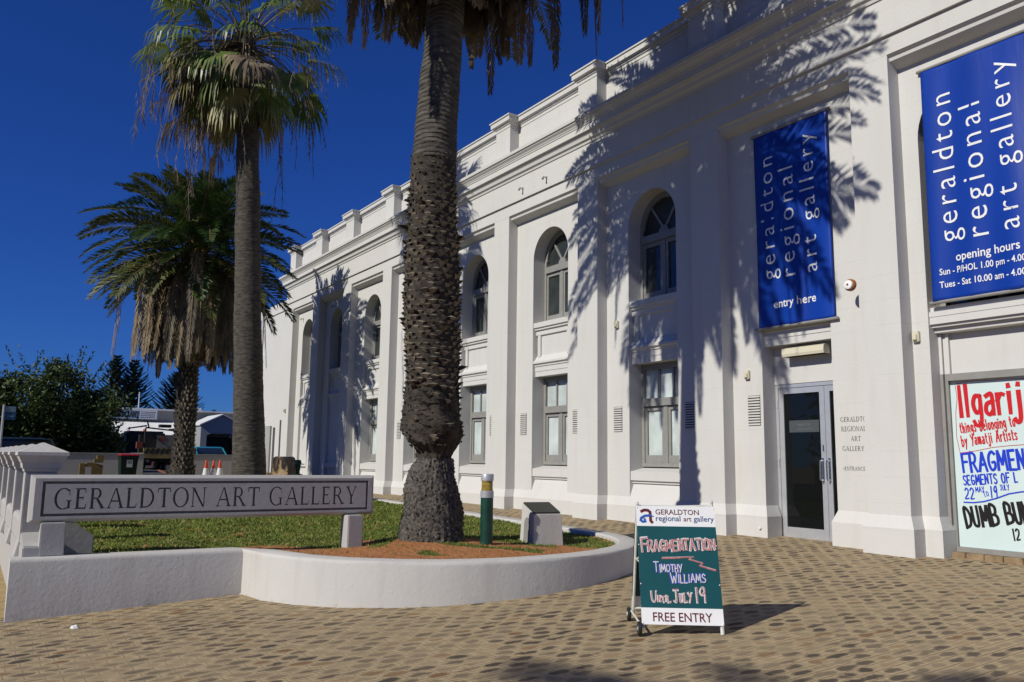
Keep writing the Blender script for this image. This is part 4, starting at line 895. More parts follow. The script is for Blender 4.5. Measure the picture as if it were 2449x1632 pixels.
def frond(mb, base, az, el, L, droop, r, leaf=.5, npair=46, mi=0, stalk=2, wl=.028, fold=.35, hang=0.0, start=.14, side_j=.12, power=1.3, clampe=None):
    """feather palm leaf: arching midrib with leaflets down both sides"""
    p = Vector(base); d = Vector((cos(az) * cos(el), sin(az) * cos(el), sin(el))); n = 14; P = [p.copy()]; T = []
    curl = r.uniform(-.25, .25)
    for k in range(n):
        t = k / n; e = el - droop * (t ** power); e = e if clampe is None else max(e, clampe); a = az + curl * t
        dd = Vector((cos(a) * cos(e), sin(a) * cos(e), sin(e))); T.append(dd); p = p + dd * (L / n); P.append(p.copy())
    T.append(T[-1])
    rr = [.022 * L / 3 * (1 - .85 * k / n) + .003 for k in range(n + 1)]
    for k in range(n):     # flat-sided midrib
        s = T[k].cross(Vector((0, 0, 1))); s = s.normalized() if s.length > .02 else Vector((1, 0, 0)); u = s.cross(T[k])
        a, b = P[k], P[k + 1]
        mb.poly([a - s * rr[k], a + u * rr[k], b + u * rr[k + 1], b - s * rr[k + 1]], stalk); mb.poly([a + u * rr[k], a + s * rr[k], b + s * rr[k + 1], b + u * rr[k + 1]], stalk); mb.poly([a + s * rr[k], a - s * rr[k], b - s * rr[k + 1], b + s * rr[k + 1]], stalk)
    twist = r.uniform(-.5, .5)
    for i in range(npair):
        t = start + (1 - start) * (i + .5) / npair; f = t * n; k = min(n - 1, int(f)); q = P[k].lerp(P[k + 1], f - k); tg = T[k]
        s = tg.cross(Vector((0, 0, 1))); s = s.normalized() if s.length > .05 else Vector((-sin(az), cos(az), 0)); u = s.cross(tg)
        ca, sa = cos(twist), sin(twist); s, u = s * ca + u * sa, u * ca - s * sa
        ll = leaf * (sin(pi * min(1, .12 + t * .86)) ** .7 * .85 + .15) * r.uniform(.85, 1.1)
        for sg in (-1, 1):
            if r.random() < .04: continue
            fw = .55 + .5 * t
            dv = (s * sg + tg * fw + u * (fold + r.uniform(-.2, .2)) + Vector((r.uniform(-1, 1), r.uniform(-1, 1), r.uniform(-1, 1))) * side_j).normalized()
            if hang: dv = (dv * (1 - hang) + Vector((0, 0, -1)) * hang).normalized()
            wv = dv.cross(u); wv = wv.normalized() * wl if wv.length > .05 else s * wl
            mid = q + dv * ll * .55; tip = q + dv * ll + Vector((0, 0, -1)) * ll * (.12 + .25 * hang)
            mb.poly([q, mid + wv * .5, tip, mid - wv * .5], mi)

def date_crown(root, c, ng, nd, L, r, skirt, trunk_r, leaf=.5, wl=.03, low=-24, npair=64, bell=1.0, dl=3.6):
    """green fronds above, dead ones hanging as a bell below"""
    gm = MB(); gold = pi * (3 - sqrt(5))
    for i in range(ng):
        t = (i + .5) / ng; el = radians(84 + (low - 84) * t ** .8) + r.uniform(-.1, .1); az = i * gold + r.uniform(-.2, .2)
        b = Vector(c) + Vector((cos(az), sin(az), 0)) * trunk_r * .6 * min(1, t * 2) + Vector((0, 0, .45 - .75 * t))
        frond(gm, b, az, el, L * r.uniform(.86, 1.05) * (.7 + .3 * min(1, t * 3)), r.uniform(.8, 1.3) if el > .15 else r.uniform(.5, .85), r, leaf, npair, 1 if r.random() < .3 + .35 * (t > .7) else 0, 2, wl)
    gm.build('green_fronds', ['frond_a', 'frond_b', 'stalk'], root, flipfix=False)
    dm = MB()
    for i in range(nd):
        t = (i + .5) / nd; az = i * gold + r.uniform(-.25, .25); z = c[2] - .45 - .75 * t
        b = Vector((c[0] + cos(az) * trunk_r, c[1] + sin(az) * trunk_r, z))
        el = radians(r.uniform(5, 40) * bell - 60 * t); end = radians(-r.uniform(84, 89)); zb = skirt + r.gauss(0, .2)
        pw = .62 + .3 * bell * (1 - t)
        # length that brings the tip down to the skirt's edge
        lo, hi = .6, dl
        for _ in range(12):
            Lh = (lo + hi) / 2; zz = z
            for k in range(14): zz += sin(max(end, el - (el - end) * 1.7 * (k / 14) ** pw)) * Lh / 14
            if zz > zb: lo = Lh
            else: hi = Lh
        frond(dm, b, az, el, Lh, (el - end) * 1.7, r, leaf * .62, npair, 0 if r.random() < .6 else 1, 2, wl * .72, fold=-.2, hang=.36, side_j=.22, power=pw, clampe=end)
    dm.build('dead_fronds', ['frond_dead', 'frond_grey', 'stalk'], root, flipfix=False)
    bm = MB()
    for i in range(90):
        az = i * gold; z = c[2] - 1.0 + (i / 90) * 1.1; rr = trunk_r * (1.0 + .12 * i / 90); d = Vector((cos(az), sin(az), 0)); s = Vector((-sin(az), cos(az), 0)); b = Vector((c[0], c[1], z)) + d * rr * .9
        w_ = .07; o = b + d * (.10 + .05 * r.random()) + Vector((0, 0, .22 + .1 * r.random()))
        bm.loft([[b - s * w_, b + s * w_, b + s * w_ + Vector((0, 0, .1)), b - s * w_ + Vector((0, 0, .1))], [o - s * w_ * .5, o + s * w_ * .5, o + s * w_ * .5 + d * .03, o - s * w_ * .5 + d * .03]])
    bm.build('leaf_bases', 'stalk', root)

def fbm(a, z, seed=0):
    v = 0
    for k, (f, g) in enumerate(((3, 2.1), (7, 5.3), (13, 11.0), (29, 19.0))): v += sin(f * a + g * z * 1.7 + seed + 1.9 * sin(g * z + f + seed)) / (k + 1.3)
    return v

def trunk(prof, px, py, nseg, step, disp, name, m, root, extra=None):
    """prof: list of (z, dx, dy, radius) from the bottom up; extra(mb) adds leaf scars"""
    mb = MB(); z0 = prof[0][0]; z1 = prof[-1][0]; nz = int((z1 - z0) / step); rings = []
    def at(z):
        for a, b in zip(prof, prof[1:]):
            if a[0] <= z <= b[0]:
                t = (z - a[0]) / (b[0] - a[0]); t = t * t * (3 - 2 * t) * .5 + t * .5
                return [a[i] + (b[i] - a[i]) * t for i in (1, 2, 3)]
        return list(prof[-1][1:])
    for k in range(nz + 1):
        z = z0 + (z1 - z0) * k / nz; dx, dy, rr = at(z)
        rings.append([(px + dx + (rr + disp(2 * pi * j / nseg, z, rr)) * cos(2 * pi * j / nseg), py + dy + (rr + disp(2 * pi * j / nseg, z, rr)) * sin(2 * pi * j / nseg), z) for j in range(nseg)])
    mb.loft(rings)
    if extra: extra(mb, at)
    return mb.build(name, m, root, smooth=True)

# --- near date palm, its crown above the picture
px, py = -9.46, 5.1; r = random.Random(21)
p1 = thing('date_palm', 'tall thick date palm with swollen root base in the red earth', 'palm tree', (px, py, .62), 'palms on the lawn')
prof = [(.45, -.02, -.04, .45), (.68, -.02, -.04, .425), (.97, -.02, -.04, .39), (1.24, -.03, -.06, .345), (1.51, -.03, -.05, .275), (1.66, -.02, -.03, .215)]
def d_base(a, z, rr): return .018 * fbm(a, z * 1.3) + .02 * sin(2 * a + 1 + z * 2) + .012 * sin(23 * a + 9 * sin(z * 21)) * sin(z * 47 + 3 * sin(5 * a)) + .008 * sin(41 * a + 3 * z)
def roots(mb, at):
    for i in range(900):
        z = r.uniform(.6, 1.62); dx, dy, rr = at(z); a = r.uniform(0, 2 * pi); d = Vector((cos(a), sin(a), 0)); s = Vector((-sin(a), cos(a), 0)); b = Vector((px + dx, py + dy, z)) + d * (rr + d_base(a, z, rr) - .005)
        q = b + d * r.uniform(.008, .03) + Vector((0, 0, -r.uniform(.0, .03))); w_ = r.uniform(.006, .014); h = r.uniform(.015, .045)
        mb.poly([b - s * w_, q, b + Vector((0, 0, -h))]); mb.poly([b + s * w_, q, b + Vector((0, 0, -h))]); mb.poly([b - s * w_, b + s * w_, q])
trunk(prof, px, py, 72, .02, d_base, 'root_base', M['bark_base'], p1, roots)
prof = [(1.66, -.02, -.03, .20), (1.74, -.02, -.03, .20), (1.80, -.02, -.04, .255), (1.88, -.03, -.05, .33), (2.04, -.03, -.06, .372), (2.3, -.035, -.065, .345), (2.51, -.04, -.07, .335), (3.07, -.05, -.09, .345), (3.65, -.06, -.11, .348), (4.23, -.07, -.12, .342), (4.82, -.07, -.13, .318), (5.45, -.07, -.13, .292), (5.62, -.07, -.13, .288)]
def d_sc(a, z, rr): return .012 * fbm(a, z * .9, 3) + .010 * sin(a * 2 + z * 3.1) + (.028 * fbm(a * 1.0, z * 2.4, 7) if z < 2.6 else 0)
def scales(mb, at):
    zz = 1.84; row = 0
    while zz < 5.66:
        dx, dy, rr = at(zz); low = zz < 2.55; nn = 18 if not low else 22
        for j in range(nn):
            a = 2 * pi * (j + .5 * (row % 2)) / nn + r.uniform(-.06, .06) + row * .02; z = zz + r.uniform(-.02, .02)
            d = Vector((cos(a), sin(a), 0)); s = Vector((-sin(a), cos(a), 0)); b = Vector((px + dx, py + dy, z)) + d * (rr + d_sc(a, z, rr) - .012)
            sz = r.uniform(.6, 1.3) * (.75 if low else 1.0) * (1 - .55 * clip((zz - 4.9) / .75, 0, 1)); w_ = .062 * sz * rr / .34; out = r.uniform(.03, .062) * sz * (.8 if low else 1); h = .05 * sz
            if r.random() < .05: out *= 1.8
            # worn leaf stub: a lip pointing outward and up, hollow on top
            A = b - s * w_; B = b + s * w_; C = b + Vector((0, 0, -h)); E1 = b - s * w_ * r.uniform(.7, .95) + d * out + Vector((0, 0, h * r.uniform(-.2, .3))); E2 = b + s * w_ * r.uniform(.7, .95) + d * out * r.uniform(.75, 1.1) + Vector((0, 0, h * r.uniform(-.2, .3))); Tm = b + d * out * .35 + Vector((0, 0, h * .3))
            li = 1 if (not low or r.random() < .2) else 0
            mb.poly([A, C, E1], 0); mb.poly([C, E2, E1], li); mb.poly([C, B, E2], 0); mb.poly([A, E1, Tm], li); mb.poly([E1, E2, Tm], li); mb.poly([E2, B, Tm], li)
        zz += .068 if not low else .06; row += 1
tr1 = trunk(prof, px, py, 64, .04, d_sc, 'scaly_trunk', [M['bark_scale'], M['stub']], p1, scales)
prof = [(5.58, -.07, -.13, .29), (6.03, -.06, -.12, .275), (6.65, -.05, -.09, .266), (7.28, -.03, -.06, .25), (8.2, -.02, -.04, .25), (9.9, 0, 0, .26)]
def d_ring(a, z, rr):
    ph = (z + a * .0105 + .012 * sin(3 * a)) / .066; f = ph - math.floor(ph); return .013 * (1 - f) ** 1.5 + .004 * fbm(a, z * 2, 5) + .006 * sin(31 * a + 7 * math.floor(ph)) * (1 - f)
trunk(prof, px, py, 64, .0125, d_ring, 'ringed_trunk', M['bark_ring'], p1)
date_crown(p1, (px, py, 10.0), 125, 170, 3.7, random.Random(5), 7.95, .27, .52, .055, 4, 60, 1.0, 3.6)
# a few long dead leaves drooping further out
dm = MB(); r = random.Random(14)
for k in range(26):
    az = r.uniform(-.4, 2.6) if k < 17 else r.uniform(2.6, 5.9); el = r.uniform(.1, .5); L = r.uniform(3.3, 4.0)
    frond(dm, (px + cos(az) * .25, py + sin(az) * .25, 9.9), az, el, L, (el + radians(89)) * 1.35, r, .30, 70, 0 if r.random() < .4 else 1, 2, .03, fold=-.15, hang=.45, side_j=.2, power=.9, clampe=radians(-88))
dm.build('drooping_fronds', ['frond_dead', 'frond_grey', 'stalk'], p1, flipfix=False)

# --- far date palm
px, py = -26.05, 5.53; r = random.Random(31)
p3 = thing('date_palm', 'shorter date palm with full green crown and brown skirt, farthest along the lawn', 'palm tree', (px, py, LAWN(px, py)), 'palms on the lawn')
prof = [(.5, 0, 0, .40), (.9, 0, 0, .36), (1.15, 0, 0, .37), (1.5, 0, 0, .30), (2.2, 0, 0, .28), (3.2, 0, 0, .29), (4.5, 0, 0, .27), (5.6, 0, 0, .26), (7.8, 0, 0, .27)]
def sc3(mb, at):
    zz = 1.2; row = 0
    while zz < 6.2:
        dx, dy, rr = at(zz)
        for j in range(15):
            a = 2 * pi * (j + .5 * (row % 2)) / 15 + r.uniform(-.08, .08); d = Vector((cos(a), sin(a), 0)); s = Vector((-sin(a), cos(a), 0)); b = Vector((px, py, zz + r.uniform(-.03, .03))) + d * (rr - .015); w_ = .06; o = r.uniform(.04, .11); h = .1
            A = b - s * w_; B = b + s * w_; C = b - Vector((0, 0, h)); E_ = b + d * o + Vector((0, 0, h * .4))
            mb.poly([A, C, E_], 1); mb.poly([C, B, E_], 0); mb.poly([A, E_, B], 1)
        zz += .13; row += 1
trunk(prof, px, py, 28, .1, lambda a, z, rr: .02 * fbm(a, z), 'trunk', [M['bark_scale'], M['stub']], p3, sc3)
date_crown(p3, (px, py, 7.85), 104, 130, 3.25, random.Random(9), 4.5, .27, .54, .06, -26, 62, .8, 4.6)

# --- fan palm between them
px, py = -18.4, 5.3; r = random.Random(41)
p2 = thing('fan_palm', 'tall slender fan palm with ragged green leaves and hanging straw skirt', 'palm tree', (px, py, LAWN(px, py)), 'palms on the lawn')
prof = [(.45, .02, .03, .42), (.7, .01, .02, .41), (1.27, 0, 0, .36), (2.11, -.02, -.05, .335), (3.06, -.03, -.11, .315), (4.99, -.06, -.22, .285), (6.98, -.09, -.33, .268), (8.5, -.11, -.41, .242), (11.3, -.15, -.6, .22)]
def d_fan(a, z, rr):
    ph = (z + .02 * sin(2 * a)) / .11; f = ph - math.floor(ph); return .006 * (1 - f) + .007 * fbm(a, z, 2) - (.012 if sin(17 * a + 40 * sin(z * 3)) * sin(z * 23 + 5 * sin(3 * a)) > .86 and z < 4 else 0)
trunk(prof, px, py, 44, .035, d_fan, 'trunk', M['bark_fan'], p2)
c = Vector((px - .15, py - .6, 11.25))
def fan(mb, base, az, el, pl, bl, r, mi, st, drop=.35, nseg=24, spread=1.45, wd=.035):
    d = Vector((cos(az) * cos(el), sin(az) * cos(el), sin(el))); P = [Vector(base)]
    for k in range(6): e = el - .55 * (k / 5) ** 2 * (1 if el > -1 else .3); P.append(P[-1] + Vector((cos(az) * cos(e), sin(az) * cos(e), sin(e))) * pl / 6)
    mb.tube(P, [.02 - .0018 * k for k in range(7)], 4, st, False)
    tip = P[-1]; ax = (P[-1] - P[-2]).normalized(); s = ax.cross(Vector((0, 0, 1))); s = s.normalized() if s.length > .05 else Vector((-sin(az), cos(az), 0)); u = s.cross(ax)
    roll = r.uniform(-.5, .5); s, u = s * cos(roll) + u * sin(roll), u * cos(roll) - s * sin(roll)
    for i in range(nseg):
        q = (i + .5) / nseg * 2 - 1; th = q * spread; dv = ax * cos(th) + s * sin(th) + u * (.18 * cos(q * 2.4) + r.uniform(-.05, .05)); dv.normalize()
        ll = bl * (1 - .28 * abs(q)) * r.uniform(.85, 1.08); wv = dv.cross(u).normalized() * wd * (.8 + .4 * r.random())
        m1 = tip + dv * ll * .55; g = Vector((0, 0, -1)); m2 = m1 + (dv * .55 + g * drop * r.uniform(.6, 1.4)).normalized() * ll * .28; e = m2 + (dv * .25 + g * drop * 2).normalized() * ll * .26
        mb.poly([tip, m1 + wv, m1 - wv], mi); mb.poly([m1 - wv, m1 + wv, m2 + wv * .5, m2 - wv * .5], mi); mb.poly([m2 - wv * .5, m2 + wv * .5, e], mi)
gm = MB(); gold = pi * (3 - sqrt(5))
for i in range(62):
    t = i / 62; el = radians(80 - 140 * t ** .85) + r.uniform(-.18, .18); az = i * gold + r.uniform(-.2, .2)
    fan(gm, c + Vector((cos(az) * .15, sin(az) * .15, .1 - .5 * t)), az, el, r.uniform(1.1, 1.6), r.uniform(.95, 1.2), r, (3 if t > .62 and r.random() < .4 else 1) if r.random() < .3 + .25 * (t > .6) else 0, 2, .35 + .5 * t)
gm.build('green_leaves', ['fan_g', 'fan_y', 'stalk', 'frond_dead'], p2, flipfix=False)
dm = MB()
for i in range(70):
    t = i / 70; az = i * gold + r.uniform(-.3, .3); el = radians(-48 - 36 * t ** .6 + r.uniform(-16, 16)); z = -.25 - .85 * t
    fan(dm, c + Vector((cos(az) * .2, sin(az) * .2, z)), az, el, r.uniform(.5, 1.2) * (1 - .55 * t), r.uniform(.5, .9), r, 0 if r.random() < .6 else 1, 2, 1.7, 12, .7, .034)
for i in range(40):     # ragged ones on the weathered side
    az = 4.2 + r.uniform(-.85, .85); el = radians(r.uniform(-68, -8)); z = r.uniform(-.9, .1)
    fan(dm, c + Vector((cos(az) * .2, sin(az) * .2, z)), az, el, r.uniform(.9, 1.8), r.uniform(.6, 1.05), r, 0 if r.random() < .75 else 1, 2, 2.2, 9, .6, .028)
dm.build('dead_leaves', ['frond_dead', 'frond_grey', 'stalk'], p2, flipfix=False)
fm = MB()
for i in range(95):     # thin hanging flower stalks and fibres
    az = r.choice([r.uniform(2.2, 5.2), r.uniform(0, 2 * pi)]); R0 = r.uniform(.5, 2.2); z = c.z + r.uniform(-1.7, -.2); p = c + Vector((cos(az) * R0, sin(az) * R0, z - c.z)); b = c + Vector((cos(az) * .2, sin(az) * .2, -.3))
    L = r.uniform(.9, 2.3); P = [b, b.lerp(p, .5) + Vector((0, 0, .35)), p]
    for k in range(5): P.append(P[-1] + Vector((r.uniform(-.08, .08), r.uniform(-.08, .08), -L / 5)))
    fm.tube(P, [.009] * 3 + [.006] * 5, 4, 0, False)
    for k in range(26):
        q = r.randint(3, len(P) - 2); a = P[q].lerp(P[q + 1], r.random()); l = r.uniform(.08, .3); e = a + Vector((r.uniform(-1, 1) * .6, r.uniform(-1, 1) * .6, -1)).normalized() * l; w_ = Vector((r.uniform(-1, 1), r.uniform(-1, 1), 0)).normalized() * .007
        fm.poly([a - w_, a + w_, e], 0 if r.random() < .7 else 1)
fm.build('hanging_fibres', ['frond_grey', 'frond_dead'], p2, flipfix=False)

# ------------------------------------------------------------------ background trees
M['tree_leaf'] = leafmat('dark_tree_leaf', (.075, .115, .028), (.026, .042, .011), .5, .25)
M['tree_tip'] = leafmat('olive_tree_leaf', (.15, .17, .055), (.07, .085, .028), .5, .2)
M['tree_bark'] = mat('tree_bark', (.10, .075, .05), .9, .4, 6, bump=.6)
M['pine'] = leafmat('pine_needles', (.06, .085, .045), (.025, .04, .022), .6, .1)
def leafy(name, label, x, y, z0, lobes, n, size, group, seed, trunk_r=.22, tips=True):
    r = random.Random(seed); t = thing(name, label, 'tree', (x, y, z0), group); m = MB()
    tot = sum(a[3] * a[4] * a[5] for a in lobes)
    for lx, ly, lz, rx, ry, rz in lobes:
        k = int(n * rx * ry * rz / tot); nc = max(6, int(rx * ry * rz * 5))
        cl = []
        for _ in range(nc):
            v = Vector((r.gauss(0, 1), r.gauss(0, 1), r.gauss(0, 1))).normalized() * r.uniform(.45, 1.0) ** .6; cl.append((x + lx + v.x * rx, y + ly + v.y * ry, z0 + lz + v.z * rz, r.uniform(.28, .6)))
        for _ in range(k):
            cx, cy, cz, cr = r.choice(cl); v = Vector((r.gauss(0, 1), r.gauss(0, 1), r.gauss(0, 1))) * cr * .55; p = Vector((cx, cy, cz)) + v
            if p.z < z0 + .3: continue
            a = Vector((r.uniform(-1, 1), r.uniform(-1, 1), r.uniform(-.6, 1))).normalized(); b = a.cross(Vector((r.uniform(-1, 1), r.uniform(-1, 1), r.uniform(-1, 1)))).normalized(); s = size * r.uniform(.6, 1.3)
            m.poly([p, p + a * s * .5 + b * s * .2, p + a * s, p + a * s * .5 - b * s * .2], 1 if r.random() < .14 else 0)
    if tips:     # sprays breaking the outline
        for _ in range(60):
            lx, ly, lz, rx, ry, rz = r.choice(lobes); v = Vector((r.gauss(0, 1), r.gauss(0, 1), abs(r.gauss(0, 1)) + .3)).normalized(); p = Vector((x + lx + v.x * rx, y + ly + v.y * ry, z0 + lz + v.z * rz)); d = (v + Vector((r.uniform(-.5, .5), r.uniform(-.5, .5), .6))).normalized()
            for k in range(26):
                q = p + d * (k / 26 * r.uniform(.5, 1.0)); a = (d + Vector((r.uniform(-1, 1), r.uniform(-1, 1), r.uniform(-1, 1)))).normalized(); b = a.cross(d + Vector((.01, .02, 0))).normalized(); s = size * .8
                m.poly([q, q + a * s * .5 + b * s * .2, q + a * s, q + a * s * .5 - b * s * .2], 1 if k > 16 and r.random() < .4 else 0)
    m.build('crown', ['tree_leaf', 'tree_tip'], t, flipfix=False)
    b = MB(); top = max(l[2] for l in lobes)
    b.tube([(x, y, z0 - .3), (x + .1, y, z0 + top * .35), (x - .1, y + .1, z0 + top * .7)], [trunk_r, trunk_r * .75, trunk_r * .4], 8)
    for lx, ly, lz, rx, ry, rz in lobes: b.tube([(x + .05, y, z0 + top * .3), (x + lx * .5, y + ly * .5, z0 + lz * .75), (x + lx, y + ly, z0 + lz)], [trunk_r * .55, trunk_r * .35, trunk_r * .12], 6)
    b.build('trunk', 'tree_bark', t, smooth=True); return t
leafy('dense_tree', 'dense dark green tree rising beside the blue sign behind the capped piers', -38, 2.0, .9, [(0, 0, 2.3, 1.8, 1.6, 1.9), (-.5, 1.5, 2.6, 1.7, 1.4, 1.9), (0, -1.6, 2.0, 1.8, 1.5, 1.9), (-1, .6, 1.4, 2, 2.6, 1.4), (.2, -3.0, 2.0, 1.8, 1.6, 2.0), (0, 2.5, 1.6, 1.5, 1.1, 1.6), (.4, 2.7, .8, 1.4, .9, .9)], 60000, .2, 'trees behind the lawn', 5)
leafy('dense_tree', 'drooping dark tree standing left of the shop sign', -47, 4.9, .9, [(0, 0, 2.6, 1.3, 1.1, 1.6), (0, .3, 1.3, 1.4, 1.2, 1.2), (-.2, -.6, 1.8, 1.3, 1.1, 1.5)], 16000, .2, 'trees behind the lawn', 8)
def pine(x, y, z0, h, wd, label, seed):
    r = random.Random(seed); t = thing('norfolk_pine', label, 'tree', (x, y, z0), 'pines beyond the shop'); m = MB(); b = MB(); b.tube([(x, y, z0), (x, y, z0 + h)], [.22, .04], 7); b.build('trunk', 'tree_bark', t)
    z = .12 * h
    while z < h * .985:
        f = z / h; R = wd * min(1, (1 - f) * 1.9 + .06) ** .75 * (1 if f < .9 else .85); nb = 7
        for k in range(nb):
            az = 2 * pi * k / nb + r.uniform(-.25, .25) + z; L = R * r.uniform(.8, 1.08); P0 = Vector((x, y, z0 + z)); tl = .22 + .45 * f
            for i in range(int(9 + L * 9)):
                u = .18 + .82 * i / (8 + L * 9); q = P0 + Vector((cos(az) * L * u, sin(az) * L * u, L * u * u * tl)); s = Vector((-sin(az), cos(az), 0))
                for sg in (-1, 1):
                    dv = (s * sg * .8 + Vector((cos(az), sin(az), .55 + r.uniform(-.3, .4)))).normalized(); l = .46 * r.uniform(.7, 1.2) * (1.15 - .45 * u); wv = Vector((0, 0, 1)).cross(dv).normalized() * .085
                    m.poly([q - wv, q + wv, q + dv * l], 0)
        z += .029 * h * r.uniform(.85, 1.15)
    m.build('crown', 'pine', t, flipfix=False)
for a in ((-95, 13.0, 1, 10.9, 2.1, 'flat topped norfolk pine, left one of the close pair', 1), (-95, 14.7, 1, 10.5, 2.3, 'broad norfolk pine right of the close pair above the shop sign', 2), (-96, 19.3, 1, 9.6, 2.9, 'norfolk pine partly behind the far date palm trunk', 3), (-190, 46.3, 1, 10.9, 1.5, 'tiny distant pine just right of the far date palm trunk', 4), (-200, 52.0, 1, 10.6, 1.4, 'tiny distant pine, second from the far date palm trunk', 6)): pine(*a)

# ------------------------------------------------------------------ shops across the car park
M['shopwall'] = mat('shop_wall', (.34, .33, .27), .8, .1, .8)
M['shopgrey'] = mat('shop_grey_wall', (.30, .31, .31), .8, .1, .8)
M['roofwhite'] = mat('white_metal_roof', (.72, .72, .70), .5, .06, 1)
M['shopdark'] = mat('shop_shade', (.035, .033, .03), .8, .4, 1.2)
sh = thing('shop', 'low grey shop with blue signboard, corrugated white verandah and grey gable porch', 'building', (-66, 14, .95))
m = MB(); m.box(-76, -62.6, 6.5, 30, .9, 4.74); m.build('wall', 'shopwall', sh)
m = MB(); m.box(-76.2, -62.45, 6.3, 30.2, 4.742, 4.86); m.build('parapet_cap', 'roofwhite', sh)
m = MB(); pts = []
for k in range(150): m.prism([(0, 0), (.045, .035), (.09, 0), (.09, -.03), (0, -.03)], (-62.5, 6.5 + k * .09, 3.93), (0, 1, 0), (.43, 0, .9), (3.0, 0, -.95))
m.build('verandah_roof', 'roofwhite', sh)
m = MB()
for yk in range(7): m.box(-59.75, -59.6, 6.6 + yk * 2.1, 6.75 + yk * 2.1, .9, 3.02)
m.build('verandah_post', 'roofwhite', sh)
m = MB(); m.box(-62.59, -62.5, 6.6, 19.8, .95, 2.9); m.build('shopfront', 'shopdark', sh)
m = MB(); m.box(-62.48, -62.28, 7.0, 11.35, 4.10, 4.72, 0); m.box(-62.279, -62.27, 7.06, 11.29, 4.15, 4.67, 1); m.box(-62.269, -62.262, 10.22, 11.29, 4.15, 4.67, 0)
M['signblue'] = mat('sign_blue', (.10, .25, .38), .5, .4, 2, col2=(.28, .45, .52))
M['signbrown'] = mat('sign_letter', (.06, .04, .035), .5)
sgn = m.build('signboard', ['board_white', 'signblue'], sh)
m = MB(); o, du, dv, dn = (-62.268, 0, 0), (0, 1, 0), (0, 0, 1), (1, 0, 0)
P, wd = roman_line('TUSCANY'.replace('U', 'O').replace('S', 'C'), .05)
st = [s for s in hand('TUS', .40, .07, .1, .0, .8)[0]]; put_strokes(m, st, o, du, dv, dn, 8.62, 4.22)
w0 = hand('TUS', .40, .07, .1, .0, .8)[1]; st = [ribbon(arc(.16, .2, .14, .2, 50, 310, 8), .07)]; put_strokes(m, st, o, du, dv, dn, 8.68 + w0, 4.22)
put_strokes(m, hand('ANY', .40, .07, .1, .0, .75)[0], o, du, dv, dn, 9.02 + w0, 4.22)
r = random.Random(2)
for k in range(4):
    yk = 10.27
    while yk < 11.2: w_ = r.uniform(.04, .1); m.poly([(-62.258, yk, 4.19 + k * .122), (-62.258, yk + w_, 4.19 + k * .122), (-62.258, yk + w_, 4.25 + k * .122), (-62.258, yk, 4.25 + k * .122)]); yk += w_ + .03
m.build('sign_lettering', 'signbrown', sgn, flipfix=False)
m = MB(); 
gy0, gy1, gp = 13.35, 16.1, 14.72
pts = [(13.75, .9), (13.75, 2.98)] + [(14.72 - .97 * cos(pi * k / 12), 2.98 + .2 * sin(pi * k / 12)) for k in range(1, 12)] + [(15.69, 2.98), (15.69, .9), (gy1, .9), (gy1, 3.70), (gp, 4.38), (gy0, 3.70), (gy0, .9)]
m.prism(pts, (-58.3, 0, 0), (0, 1, 0), (0, 0, 1), (.3, 0, 0)); m.box(-61.8, -58.301, 13.35, 13.5, .9, 3.6); m.build('gable_porch', 'shopgrey', sh)
m = MB()
for s_, e_ in ((gy0 - .12, gp), (gp, gy1 + .12)):
    za, zb = (3.66, 4.40) if s_ < gp - .1 else (4.40, 3.66); m.prism([(s_, za), (e_, zb), (e_, zb + .07), (s_, za + .07)], (-58.0 - 4, 0, 0), (0, 1, 0), (0, 0, 1), (4.15, 0, 0))
m.build('gable_roof', 'roofwhite', sh)
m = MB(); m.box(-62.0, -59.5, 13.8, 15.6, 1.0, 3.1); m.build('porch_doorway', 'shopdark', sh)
for x, y, h, lb in ((-63.0, 10.21, 6.0, 'thin white pole rising over the shop roof between the pines'), (-63.0, 8.72, 5.9, 'thin white pole beside the leftmost pine')):
    m = MB(); m.tube([(x, y, 4.6), (x, y, h)], .035, 6); m.box(x - .15, x + .15, y - .15, y + .15, 4.858, 4.9); tag(m.build('flagpole', 'roofwhite', None, (x, y, 4.86)), lb, 'pole', 'poles on the shop roof')
m = MB(); m.box(-70, -68, 18.6, 20.6, 4.855, 5.25); m.box(-70, -68, 15.2, 15.6, 4.855, 5.35); m.build('roof_plant', 'roofwhite', sh)

